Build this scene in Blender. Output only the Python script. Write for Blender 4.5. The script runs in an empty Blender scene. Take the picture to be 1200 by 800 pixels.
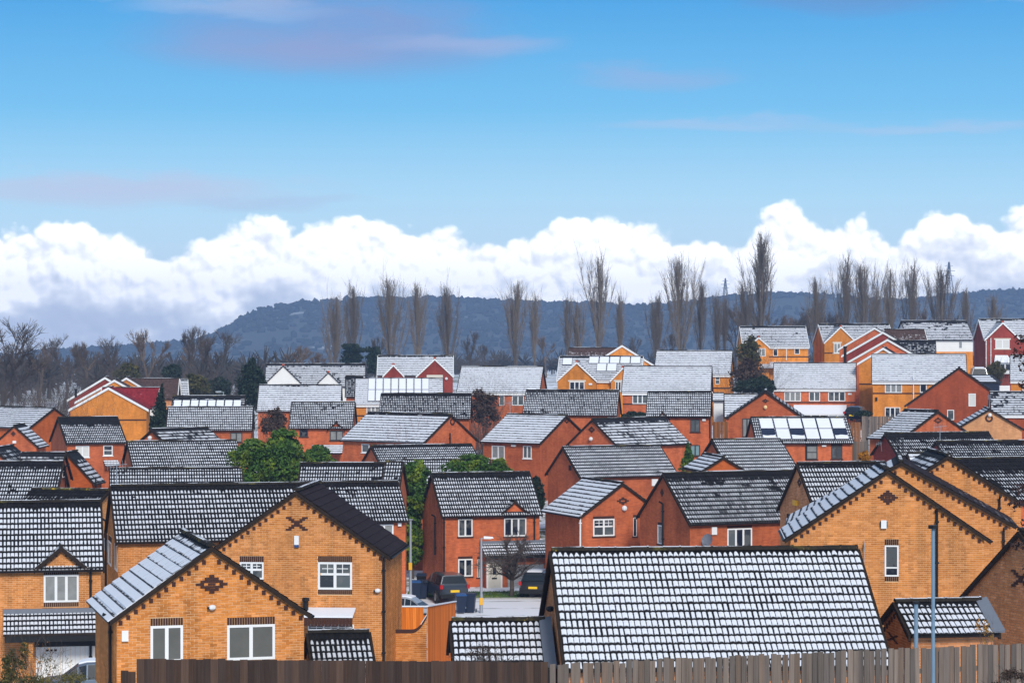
import bpy, math, random
import numpy as np
from mathutils import Vector, Matrix
R=math.radians
SC=bpy.context.scene
COL=SC.collection
random.seed(7)
# ------------------------------------------------------------------ camera
cd=bpy.data.cameras.new('camera'); cam=bpy.data.objects.new('camera',cd); COL.objects.link(cam)
cam.location=(0,0,0); cam.rotation_euler=(R(90),0,0)
cd.sensor_width=36; cd.lens=90; cd.clip_start=.5; cd.clip_end=12000
SC.camera=cam
SC.view_settings.view_transform='Standard'; SC.view_settings.look='None'
SC.view_settings.exposure=0.2; SC.view_settings.gamma=1; SC.view_settings.use_curve_mapping=False
SC.cycles.max_bounces=6; SC.cycles.volume_bounces=1; SC.cycles.transparent_max_bounces=8
# ------------------------------------------------------------------ node helper
class G:
    def __init__(s,nt): s.nt=nt; s.n=nt.nodes; s.l=nt.links
    def add(s,t,**k):
        nd=s.n.new(t)
        for a,b in k.items(): setattr(nd,a,b)
        return nd
    def put(s,sock,v):
        if hasattr(v,'is_linked'): s.l.new(v,sock)
        else: sock.default_value=v
    def m(s,op,a,b=0.,c=None,clamp=False):
        nd=s.add('ShaderNodeMath',operation=op,use_clamp=clamp); s.put(nd.inputs[0],a); s.put(nd.inputs[1],b)
        if c is not None: s.put(nd.inputs[2],c)
        return nd.outputs[0]
    def ss(s,v,a,b,x=0.,y=1.):
        nd=s.add('ShaderNodeMapRange',interpolation_type='SMOOTHSTEP')
        for i,q in enumerate((v,a,b,x,y)): s.put(nd.inputs[i],q)
        return nd.outputs[0]
    def mix(s,f,a,b,blend='MIX'):
        nd=s.add('ShaderNodeMix',data_type='RGBA',blend_type=blend)
        s.put(nd.inputs[0],f); s.put(nd.inputs[6],a if hasattr(a,'is_linked') else (*a[:3],1)); s.put(nd.inputs[7],b if hasattr(b,'is_linked') else (*b[:3],1))
        return nd.outputs[2]
    def xyz(s,x,y,z=0.):
        nd=s.add('ShaderNodeCombineXYZ'); s.put(nd.inputs[0],x); s.put(nd.inputs[1],y); s.put(nd.inputs[2],z); return nd.outputs[0]
    def noise(s,vec,scale,detail=3.,rough=.5):
        nd=s.add('ShaderNodeTexNoise'); s.put(nd.inputs['Vector'],vec); s.put(nd.inputs['Scale'],scale); nd.inputs['Detail'].default_value=detail; nd.inputs['Roughness'].default_value=rough
        return nd.outputs[0]
    def attr(s,name):
        return s.add('ShaderNodeAttribute',attribute_type='OBJECT',attribute_name=name).outputs['Fac']
# ------------------------------------------------------------------ sky
SUN_AZ,SUN_EL=R(166),R(33)
W=bpy.data.worlds.new('World'); SC.world=W; W.use_nodes=True
def make_sky():
    g=G(W.node_tree); g.n.clear()
    out=g.add('ShaderNodeOutputWorld')
    sky=g.add('ShaderNodeTexSky',sky_type='NISHITA'); sky.sun_disc=False; sky.sun_elevation=SUN_EL; sky.sun_rotation=SUN_AZ
    b1=g.add('ShaderNodeBackground'); g.l.new(sky.outputs[0],b1.inputs[0]); b1.inputs[1].default_value=.1
    tc=g.add('ShaderNodeTexCoord'); sp=g.add('ShaderNodeSeparateXYZ'); g.l.new(tc.outputs['Generated'],sp.inputs[0])
    dx,dy,dz=sp.outputs
    az=g.m('MULTIPLY',g.m('ARCTAN2',dx,dy),3.0)            # azimuth and elevation, thousandths of a radian / 1000 * 3
    el=g.m('MULTIPLY',g.m('ARCSINE',dz),3.0)
    # blue of the sky by elevation
    cr=g.add('ShaderNodeValToRGB'); e=cr.color_ramp
    stops=[(0,(.62,.72,.88)),(.05,(.60,.82,.97)),(.085,(.44,.75,.96)),(.135,(.16,.54,.89)),(.2,(.045,.36,.79)),(.32,(.15,.36,.66)),(.5,(.26,.37,.56)),(1,(.29,.38,.52))]
    while len(e.elements)<len(stops): e.elements.new(.5)
    for a,(p,c) in zip(e.elements,stops): a.position=p; a.color=(*c,1)
    g.put(cr.inputs[0],g.m('MULTIPLY',el,.5,clamp=True))
    col=cr.outputs[0]
    def px(x): return (x-600)/1000.
    def py(y): return (400-y)/1000.
    # high thin wisps
    wv=g.xyz(g.m('MULTIPLY',az,4.),g.m('MULTIPLY',el,18.),.3)
    wn=g.noise(wv,1.5,6,.6); wn2=g.noise(g.xyz(g.m('MULTIPLY',az,3.),g.m('MULTIPLY',el,9.),4.),1.,3,.5)
    azw=g.m('ADD',az,g.m('MULTIPLY',g.m('SUBTRACT',wn2,.5),.22)); elw=g.m('ADD',el,g.m('MULTIPLY',g.m('SUBTRACT',wn,.5),.055))
    for (x,y,rx,ry,c,k) in [(400,40,210,52,(.24,.31,.60),.9),(330,62,110,24,(.30,.35,.62),.6),(130,224,250,20,(.56,.60,.80),.85),(545,52,130,16,(.40,.48,.74),.6),(330,240,110,9,(.46,.55,.78),.55),
                            (770,95,100,14,(.34,.44,.72),.55),(830,146,130,9,(.48,.58,.82),.5),(1000,4,130,20,(.13,.28,.60),.75),(60,-2,150,9,(.85,.88,.93),.9),(1090,152,150,9,(.50,.58,.80),.5),(1160,4,60,8,(.33,.48,.75),.6),(250,14,120,10,(.45,.55,.78),.5)]:
        d=g.m('ADD',g.m('POWER',g.m('MULTIPLY',g.m('SUBTRACT',azw,px(x)),1000./rx),2.),g.m('POWER',g.m('MULTIPLY',g.m('SUBTRACT',elw,py(y)),1000./ry),2.))
        d=g.m('ADD',d,g.m('MULTIPLY',g.m('SUBTRACT',wn,.5),1.4))
        col=g.mix(g.m('MULTIPLY',g.ss(d,1.7,-.5),k),col,c)
    # cumulus bank: its top follows the azimuth, repeating round the horizon
    fc=g.add('ShaderNodeFloatCurve'); cu=fc.mapping.curves[0]
    P=[(0,272),(60,274),(130,272),(172,290),(212,304),(240,290),(290,262),(335,276),(362,268),(400,252),(450,254),(512,260),(545,278),(578,300),(612,288),(650,270),(700,262),(735,246),(775,268),(830,276),(856,288),(890,262),(922,252),(960,262),(1000,266),(1036,286),(1065,270),(1085,262),(1120,254),(1160,258),(1200,240)]
    cu.points[0].location=(0,(400-P[0][1])/400.); cu.points[1].location=(1,(400-P[-1][1])/400.)
    for x,y in P[1:-1]: cu.points.new(x/1200.,(400-y)/400.)
    fc.mapping.use_clip=False; fc.mapping.update()
    t=g.m('PINGPONG',g.m('ADD',az,.6),1.2)
    g.put(fc.inputs['Value'],g.m('DIVIDE',t,1.2)); fc.inputs['Factor'].default_value=1.
    top=g.m('MULTIPLY_ADD',fc.outputs[0],.4,.010)
    def bump(ox,oy):
        x=g.m('ADD',az,ox); y=g.m('ADD',el,oy)
        wv=g.xyz(x,y,.5); wpn=g.add('ShaderNodeTexNoise'); g.put(wpn.inputs['Vector'],wv); wpn.inputs['Scale'].default_value=16.; wpn.inputs['Detail'].default_value=3.
        off=g.add('ShaderNodeVectorMath',operation='MULTIPLY_ADD'); g.put(off.inputs[0],wpn.outputs[1]); off.inputs[1].default_value=(.022,.022,0); g.put(off.inputs[2],wv)
        r=None
        for sc,am in ((13.,.046),(30.,.026),(75.,.011),(180.,.003)):
            v=g.add('ShaderNodeTexVoronoi',feature='F1'); g.put(v.inputs['Vector'],off.outputs[0]); v.inputs['Scale'].default_value=sc
            q=g.m('MULTIPLY',g.m('SUBTRACT',.42,v.outputs['Distance']),am)
            r=q if r is None else g.m('ADD',r,q)
        return r
    b0=bump(0.,0.); bl=bump(.004,.007)
    edge=g.m('SUBTRACT',g.m('ADD',top,b0),el)
    mask=g.ss(edge,-.004,.009)
    depth=g.m('SUBTRACT',top,el)
    lit=g.m('ADD',.80,g.m('MULTIPLY',g.m('SUBTRACT',b0,bl),44.))
    big=g.noise(g.xyz(az,g.m('MULTIPLY',el,1.8),2.),9.,4,.55)
    low=g.ss(g.m('ADD',el,g.m('MULTIPLY',g.m('SUBTRACT',big,.5),.26)),g.ss(az,.30,.60,-.012,.03),g.ss(az,.30,.60,.085,.135))
    lit=g.m('MULTIPLY',g.m('ADD',.2,g.m('MULTIPLY',lit,.9)),g.m('ADD',.12,g.m('MULTIPLY',low,.98)),clamp=True)
    shade=g.mix(g.ss(el,0.,.10),(.52,.60,.78),(.58,.66,.84))
    ccol=g.mix(lit,shade,(1.48,1.47,1.46))
    col=g.mix(mask,col,ccol)
    b2=g.add('ShaderNodeBackground'); g.put(b2.inputs[0],col); b2.inputs[1].default_value=.9
    mx=g.add('ShaderNodeMixShader'); mx.inputs[0].default_value=.94
    g.l.new(b1.outputs[0],mx.inputs[1]); g.l.new(b2.outputs[0],mx.inputs[2]); g.l.new(mx.outputs[0],out.inputs[0])
make_sky()
# ------------------------------------------------------------------ sun
sd=bpy.data.lights.new('sun','SUN'); sd.energy=2.8; sd.angle=R(15); sd.color=(1,.95,.87)
so=bpy.data.objects.new('sun',sd); COL.objects.link(so)
sdir=Vector((math.sin(SUN_AZ)*math.cos(SUN_EL),math.cos(SUN_AZ)*math.cos(SUN_EL),math.sin(SUN_EL)))
so.rotation_euler=sdir.to_track_quat('Z','Y').to_euler()
# ------------------------------------------------------------------ materials
def mat(name):
    m=bpy.data.materials.new(name); m.use_nodes=True; g=G(m.node_tree)
    b=g.n['Principled BSDF']; return m,g,b
def flat(name,c,rough=.6,spec=.3,metal=0.,var=.12,scale=6.,bump=0.):
    m,g,b=mat(name)
    geo=g.add('ShaderNodeNewGeometry'); n=g.noise(geo.outputs['Position'],scale,4)
    f=g.m('MULTIPLY_ADD',n,2*var,1-var)
    c2=g.mix(1.,(*c,1),g.xyz(f,f,f),'MULTIPLY'); g.put(b.inputs['Base Color'],c2)
    b.inputs['Roughness'].default_value=rough; b.inputs['Specular IOR Level'].default_value=spec; b.inputs['Metallic'].default_value=metal
    if bump:
        bn=g.add('ShaderNodeBump'); bn.inputs['Strength'].default_value=bump; g.put(bn.inputs['Height'],g.noise(geo.outputs['Position'],scale*6,3)); g.l.new(bn.outputs[0],b.inputs['Normal'])
    return m
SNOW=(.78,.81,.88)
WALLC={'O':((.64,.245,.056),(.47,.155,.030),(.74,.50,.29)),'O2':((.74,.26,.036),(.64,.205,.026),(.50,.24,.08)),'D':((.52,.115,.022),(.42,.08,.014),(.36,.12,.05)),
       'R':((.58,.140,.048),(.44,.092,.032),(.40,.16,.09)),'M':((.32,.050,.036),(.24,.034,.025),(.26,.08,.06)),'B':((.36,.070,.022),(.30,.055,.017),(.27,.09,.05)),
       'T':((.62,.26,.105),(.48,.18,.066),(.62,.40,.25)),'T2':((.56,.27,.12),(.48,.21,.085),(.46,.26,.15))}
BW,BH=.225,.075
def brick_tex(code):
    m,g,b=mat('brick_wall_'+code); c1,c2,mo=WALLC[code]
    uv=g.add('ShaderNodeUVMap'); bt=g.add('ShaderNodeTexBrick'); g.l.new(uv.outputs[0],bt.inputs['Vector'])
    bt.inputs['Scale'].default_value=1.; bt.inputs['Brick Width'].default_value=BW; bt.inputs['Row Height'].default_value=BH
    bt.inputs['Mortar Size'].default_value=.006; bt.inputs['Mortar Smooth'].default_value=.2; bt.inputs['Bias'].default_value=-.1
    bt.inputs['Color1'].default_value=(*c1,1); bt.inputs['Color2'].default_value=(*c2,1); bt.inputs['Mortar'].default_value=(*mo,1)
    geo=g.add('ShaderNodeNewGeometry'); n=g.noise(geo.outputs['Position'],.55,5,.6); n2=g.noise(geo.outputs['Position'],3.,3)
    vm=g.add('ShaderNodeVectorMath',operation='MULTIPLY'); g.put(vm.inputs[0],geo.outputs['Position']); vm.inputs[1].default_value=(1.6,1.6,.28); st=g.noise(vm.outputs[0],1.,5,.65)
    f=g.m('MULTIPLY_ADD',n,.8,.62); f=g.m('MULTIPLY',f,g.m('MULTIPLY_ADD',g.add('ShaderNodeObjectInfo').outputs['Random'],.34,.82)); f=g.m('MULTIPLY',f,g.m('MULTIPLY',g.m('MULTIPLY_ADD',n2,.4,.8),g.m('MULTIPLY_ADD',g.ss(st,.36,.58),.20,.83)))
    g.put(b.inputs['Base Color'],g.mix(1.,bt.outputs[0],g.xyz(f,f,f),'MULTIPLY'))
    bn=g.add('ShaderNodeBump'); bn.inputs['Strength'].default_value=.5; bn.inputs['Distance'].default_value=.01; g.put(bn.inputs['Height'],g.m('SUBTRACT',1.,bt.outputs[1])); g.l.new(bn.outputs[0],b.inputs['Normal'])
    b.inputs['Roughness'].default_value=.85; b.inputs['Specular IOR Level'].default_value=.15
    return m
def brick_real(code,per_object=False):
    m,g,b=mat('brick_'+code+('_single' if per_object else '')); c1,c2,mo=WALLC[code]
    geo=g.add('ShaderNodeNewGeometry')
    r=g.add('ShaderNodeObjectInfo').outputs['Random'] if per_object else geo.outputs['Random Per Island']
    wn=g.add('ShaderNodeTexWhiteNoise',noise_dimensions='1D'); g.put(wn.inputs['W'],g.m('MULTIPLY',r,91.7))
    lt=tuple(min(1,x*1.15+.05) for x in c1)
    c=g.mix(g.m('MULTIPLY',r,.75),c1,c2); c=g.mix(g.m('MULTIPLY',g.ss(wn.outputs[0],.7,.95),.6),c,lt); c=g.mix(g.m('MULTIPLY',g.ss(wn.outputs[0],.08,.02),.3),c,tuple(x*.5 for x in c2))
    n=g.noise(geo.outputs['Position'],.6,5,.6); n2=g.noise(geo.outputs['Position'],28.,3)
    vm=g.add('ShaderNodeVectorMath',operation='MULTIPLY'); g.put(vm.inputs[0],geo.outputs['Position']); vm.inputs[1].default_value=(1.9,1.9,.3); st=g.m('MULTIPLY_ADD',g.ss(g.noise(vm.outputs[0],1.,5,.65),.36,.56),.30,.74)
    f=g.m('MULTIPLY',st,g.m('MULTIPLY',g.m('MULTIPLY_ADD',n,1.0,.52),g.m('MULTIPLY_ADD',n2,.35,.82)))
    g.put(b.inputs['Base Color'],g.mix(1.,c,g.xyz(f,f,f),'MULTIPLY')); b.inputs['Roughness'].default_value=.85; b.inputs['Specular IOR Level'].default_value=.15
    return m
_cache={}
def wallmat(code,kind='tex'):
    k=(code,kind)
    if k not in _cache:
        if code=='W': _cache[k]=flat('white_render',(.76,.755,.74),.8,.2,var=.08,scale=1.5)
        elif kind=='tex': _cache[k]=brick_tex(code)
        elif kind=='mortar': _cache[k]=flat('mortar_'+code,WALLC[code][2],.95,.1,scale=2.)
        else: _cache[k]=brick_real(code,kind=='single')
    return _cache[k]
def roof_mat(name,style,base):
    m,g,b=mat(name)
    uv=g.add('ShaderNodeUVMap'); sp=g.add('ShaderNodeSeparateXYZ'); g.l.new(uv.outputs[0],sp.inputs[0])
    U=g.m('ADD',sp.outputs[0],g.attr('u0')); V=g.m('ADD',sp.outputs[1],g.attr('v0'))
    cov=g.attr('cov'); melt=g.attr('melt')
    geo=g.add('ShaderNodeNewGeometry'); pos=geo.outputs['Position']
    n1=g.noise(pos,.33,3); n2=g.noise(pos,1.7,3); n3=g.noise(pos,14.,3)
    uu=g.m('DIVIDE',U,.15); vv=g.m('DIVIDE',V,.345)
    fu=g.m('FRACT',uu); du=g.m('MULTIPLY',g.m('ABSOLUTE',g.m('SUBTRACT',fu,.5)),2.); fv=g.m('FRACT',vv)
    wn=g.add('ShaderNodeTexWhiteNoise',noise_dimensions='3D'); g.put(wn.inputs['Vector'],g.xyz(g.m('FLOOR',uu),g.m('FLOOR',vv),g.m('FLOOR',g.m('MULTIPLY',g.m('ADD',n1,1.),0.01))))
    cell=wn.outputs[0]
    mg=g.ss(g.m('ADD',V,g.m('MULTIPLY',g.m('SUBTRACT',n2,.5),g.m('MULTIPLY',melt,1.6))),g.m('MULTIPLY',melt,.35),g.m('ADD',g.m('MULTIPLY',melt,1.7),.05))
    c=g.m('ADD',cov,g.m('MULTIPLY',g.m('SUBTRACT',n1,.5),.75))
    c=g.m('ADD',c,g.m('MULTIPLY',g.m('SUBTRACT',cell,.5),.34))
    c=g.m('SUBTRACT',c,g.m('MULTIPLY',g.m('SUBTRACT',1.,mg),1.1))
    # patches where the snow has slid or melted
    c=g.m('SUBTRACT',c,g.m('MULTIPLY',g.ss(g.m('MULTIPLY_ADD',n2,.55,g.m('MULTIPLY',n1,.6)),.655,.74),g.m('SUBTRACT',1.08,cov)))
    if style=='grid':
        a=g.m('MULTIPLY_ADD',g.m('MINIMUM',g.m('MAXIMUM',c,0.),1.),.72,.10)
        a=g.m('ADD',a,g.m('ADD',g.m('MULTIPLY',g.m('SUBTRACT',cell,.5),.16),g.m('MULTIPLY',g.m('SUBTRACT',n3,.5),.28)))
        mu=g.ss(du,g.m('SUBTRACT',a,.14),g.m('ADD',a,.14),1.,0.)
        mv=g.m('MULTIPLY',g.ss(fv,.06,.17),g.ss(g.m('ADD',fv,g.m('ADD',g.m('MULTIPLY',n3,.18),g.m('MULTIPLY',cell,.12))),.88,1.03,1.,0.))
        mk=g.m('MULTIPLY',g.m('MULTIPLY',mu,mv),g.ss(c,.1,.42))
    else:
        st=g.noise(g.xyz(g.m('MULTIPLY',U,1.1),g.m('MULTIPLY',g.m('FLOOR',vv),3.7),0.),1.,4,.6)
        c2=g.m('ADD',c,g.m('MULTIPLY',g.m('SUBTRACT',st,.5),.75))
        fall=g.m('MULTIPLY_ADD',g.m('MINIMUM',g.m('MAXIMUM',c2,0.),1.),.52,.40)
        mv=g.m('MULTIPLY',g.ss(fv,.0,.07),g.ss(fv,g.m('SUBTRACT',fall,.1),g.m('ADD',fall,.06),1.,0.))
        seam=g.m('MULTIPLY_ADD',g.ss(g.m('FRACT',g.m('DIVIDE',U,.3)),.0,.05),.25,.75)
        mk=g.m('MULTIPLY',g.m('MULTIPLY',mv,seam),g.ss(c2,.2,.5))
    mk=g.m('MULTIPLY',mk,g.m('MULTIPLY_ADD',g.m('MINIMUM',cov,1.),.42,.56))
    f=g.m('MULTIPLY',g.m('MULTIPLY_ADD',n3,.8,.6),g.m('MULTIPLY_ADD',cell,.5,.75))
    bc=g.mix(1.,(*base,1),g.xyz(f,f,f),'MULTIPLY')
    sf=g.m('MULTIPLY_ADD',n3,.16,.90)
    scol=g.mix(1.,(*SNOW,1),g.xyz(sf,sf,sf),'MULTIPLY')
    g.put(b.inputs['Base Color'],g.mix(mk,bc,scol)); b.inputs['Roughness'].default_value=.85; b.inputs['Specular IOR Level'].default_value=.08
    bn=g.add('ShaderNodeBump'); bn.inputs['Strength'].default_value=.6; bn.inputs['Distance'].default_value=.015; g.put(bn.inputs['Height'],g.m('ADD',mk,g.m('MULTIPLY',n3,.5))); g.l.new(bn.outputs[0],b.inputs['Normal'])
    return m
ROOF={'grid':roof_mat('roof_tile_snow_grid','grid',(.014,.013,.014)),'line':roof_mat('roof_tile_snow_courses','line',(.020,.020,.024)),
      'dark':roof_mat('roof_tile_dark','line',(.026,.017,.019)),'brown':roof_mat('roof_tile_brown','line',(.085,.052,.045)),'red':roof_mat('roof_tile_crimson','line',(.24,.022,.028))}
def ridge_mat():
    m,g,b=mat('mossy_ridge'); geo=g.add('ShaderNodeNewGeometry'); p=geo.outputs['Position']
    n=g.noise(p,1.1,4,.6); n2=g.noise(p,7.,4,.6); n3=g.noise(p,.5,3)
    c=g.mix(n2,(.010,.009,.009),(.045,.038,.03)); c=g.mix(g.m('MULTIPLY',g.ss(n,.55,.7),.8),c,(.10,.09,.025)); c=g.mix(g.ss(g.m('MULTIPLY',n2,n),.36,.44),c,(.40,.27,.02))
    nz=g.add('ShaderNodeSeparateXYZ'); g.l.new(geo.outputs['Normal'],nz.inputs[0])
    s=g.m('MULTIPLY',g.ss(nz.outputs[2],.8,.97),g.ss(g.m('ADD',n3,g.m('MULTIPLY',n2,.3)),.56,.72)); c=g.mix(s,c,SNOW)
    g.put(b.inputs['Base Color'],c); b.inputs['Roughness'].default_value=.95; b.inputs['Specular IOR Level'].default_value=.08
    bn=g.add('ShaderNodeBump'); bn.inputs['Strength'].default_value=.7; bn.inputs['Distance'].default_value=.03; g.put(bn.inputs['Height'],n2); g.l.new(bn.outputs[0],b.inputs['Normal'])
    return m
M={}
M['ridge']=ridge_mat()
M['white']=flat('white_upvc',(.78,.79,.80),.35,.4,var=.04)
M['dark_frame']=flat('dark_brown_frame',(.045,.04,.04),.5,.4)
M['verge']=flat('dark_verge',(.030,.021,.016),.9,.08,var=.5,scale=5.)
M['black']=flat('black_plastic',(.010,.010,.011),.5,.25)
M['dkbrick']=flat('dark_brown_brick',(.060,.026,.020),.85,.2,var=.35,scale=12.)
M['lead']=flat('lead_flashing',(.16,.18,.22),.5,.4,var=.15)
M['grey']=flat('galvanised_grey',(.33,.37,.42),.45,.4,metal=.3,var=.08)
M['bluegrey']=flat('painted_blue_grey_steel',(.16,.25,.34),.45,.4,var=.12)
M['snow']=flat('snow',SNOW,.75,.3,var=.05,scale=3.,bump=.15)
M['cream']=flat('cream_paint',(.62,.58,.50),.5,.3,var=.05)
M['gdoor']=flat('grey_metal_door',(.34,.35,.36),.5,.3,var=.05)
M['blind']=flat('pale_blind',(.62,.62,.60),.7,.2,var=.05)
M['bluedark']=flat('dark_blue_plastic',(.006,.016,.045),.4,.4)
M['binblue']=flat('blue_bin_lid',(.015,.07,.22),.4,.4)
M['yellow']=flat('yellow_plastic',(.80,.42,.02),.4,.4,var=.05)
M['orangelight']=flat('warm_lamp_glass',(.85,.62,.30),.4,.4,var=.03)
M['moss']=flat('moss',(.10,.11,.02),.95,.1,var=.4,scale=20.)
M['pv']=flat('solar_cell',(.010,.016,.045),.15,.5,var=.1)
def glass_mat():
    m,g,b=mat('window_glass'); r=g.add('ShaderNodeObjectInfo').outputs['Random']
    geo=g.add('ShaderNodeNewGeometry'); n=g.noise(geo.outputs['Position'],2.2,2)
    c=g.mix(g.ss(r,.3,.9),(.012,.018,.032),(.10,.12,.13)); c=g.mix(g.m('MULTIPLY',g.ss(n,.48,.6),.5),c,(.16,.17,.17))
    g.put(b.inputs['Base Color'],c); b.inputs['Roughness'].default_value=.08; b.inputs['Specular IOR Level'].default_value=.5
    return m
M['glass']=glass_mat()
M['net']=flat('net_curtain_glass',(.24,.25,.25),.15,.5,var=.35,scale=4.)
M['greyglass']=flat('grey_curtained_glass',(.11,.11,.10),.2,.5,var=.25,scale=2.)
M['cyan']=flat('pale_lit_blind_glass',(.20,.34,.38),.15,.5,var=.15)
def wood(name,c):
    m,g,b=mat(name); tc=g.add('ShaderNodeTexCoord'); mp=g.add('ShaderNodeMapping'); mp.inputs['Scale'].default_value=(45,45,1.6); g.l.new(tc.outputs['Object'],mp.inputs[0])
    oi=g.add('ShaderNodeObjectInfo').outputs['Random']; ad=g.add('ShaderNodeVectorMath',operation='ADD'); g.l.new(mp.outputs[0],ad.inputs[0]); g.put(ad.inputs[1],g.xyz(g.m('MULTIPLY',oi,50.),0.,g.m('MULTIPLY',oi,31.)))
    n=g.noise(ad.outputs[0],1.,4,.6); n2=g.noise(ad.outputs[0],.12,3); f=g.m('MULTIPLY',g.m('MULTIPLY_ADD',n,1.0,.5),g.m('MULTIPLY',g.m('MULTIPLY_ADD',n2,.8,.6),g.m('MULTIPLY_ADD',oi,.25,.87)))
    kn=g.ss(g.noise(ad.outputs[0],.35,1),.70,.76); f=g.m('MULTIPLY',f,g.m('MULTIPLY_ADD',kn,-.6,1.))
    g.put(b.inputs['Base Color'],g.mix(1.,(*c,1),g.xyz(f,f,f),'MULTIPLY')); b.inputs['Roughness'].default_value=.9; b.inputs['Specular IOR Level'].default_value=.12
    return m
# ------------------------------------------------------------------ mesh builder
class MB:
    def __init__(s): s.v=[]; s.f=[]; s.uv=[]
    def face(s,pts,uv=None):
        n=len(s.v); s.v+= [tuple(p) for p in pts]; s.f.append(tuple(range(n,n+len(pts)))); s.uv+= uv if uv else [(p[0]+p[1],p[2]) for p in pts]
    def hexa(s,p):   # 8 points: bottom 0-3 ccw, top 4-7
        for q in ((3,2,1,0),(4,5,6,7),(0,1,5,4),(1,2,6,5),(2,3,7,6),(3,0,4,7)): s.face([p[i] for i in q])
    def box(s,x0,x1,y0,y1,z0,z1):
        s.hexa([(x0,y0,z0),(x1,y0,z0),(x1,y1,z0),(x0,y1,z0),(x0,y0,z1),(x1,y0,z1),(x1,y1,z1),(x0,y1,z1)])
    def tube(s,a,b,ra,rb=None,n=6,cap=True):
        rb=ra if rb is None else rb; a=Vector(a); b=Vector(b); d=(b-a).normalized(); x=d.orthogonal().normalized(); y=d.cross(x)
        A=[a+(x*math.cos(t)+y*math.sin(t))*ra for t in [2*math.pi*i/n for i in range(n)]]; B=[b+(x*math.cos(t)+y*math.sin(t))*rb for t in [2*math.pi*i/n for i in range(n)]]
        for i in range(n): s.face([A[i],A[(i+1)%n],B[(i+1)%n],B[i]])
        if cap: s.face(A[::-1]); s.face(B)
    def ball(s,c,r,n=8,k=5,sz=1.):
        for j in range(k):
            t0,t1=math.pi*j/k,math.pi*(j+1)/k
            for i in range(n):
                a0,a1=2*math.pi*i/n,2*math.pi*(i+1)/n
                P=lambda t,a:(c[0]+r*math.sin(t)*math.cos(a),c[1]+r*math.sin(t)*math.sin(a),c[2]+r*sz*math.cos(t))
                q=[P(t0,a0),P(t1,a0),P(t1,a1),P(t0,a1)]
                if j==0: q=[q[0],q[1],q[2]]
                elif j==k-1: q=[q[0],q[1],q[3]]
                s.face(q)
    def mesh(s,name,m,smooth=False):
        me=bpy.data.meshes.new(name); me.from_pydata(s.v,[],s.f); me.uv_layers.new(name='UVMap').data.foreach_set('uv',np.array(s.uv,dtype=np.float32).ravel()); me.materials.append(m)
        if smooth: me.polygons.foreach_set('use_smooth',[True]*len(me.polygons))
        return me
    def build(s,name,m,parent=None,smooth=False,**props):
        return link(name,s.mesh(name,m,smooth),parent,**props)
def link(name,me,parent=None,loc=None,**props):
    o=bpy.data.objects.new(name,me); COL.objects.link(o)
    if parent: o.parent=parent
    if loc: o.location=loc
    for k,v in props.items(): o[k]=v
    return o
def thing(name,label,cat,loc=(0,0,0),rz=0,group=None):
    o=bpy.data.objects.new(name,None); COL.objects.link(o); o.empty_display_size=.2
    o.location=loc; o.rotation_euler=(0,0,rz); o['label']=label; o['category']=cat
    if group: o['group']=group
    return o
def tag(o,label,cat,group=None):
    o['label']=label; o['category']=cat
    if group: o['group']=group
    return o
def at(px,py,d): return Vector(((px-600)/3000.*d,d,(400-py)/3000.*d))   # a point d metres out
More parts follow.
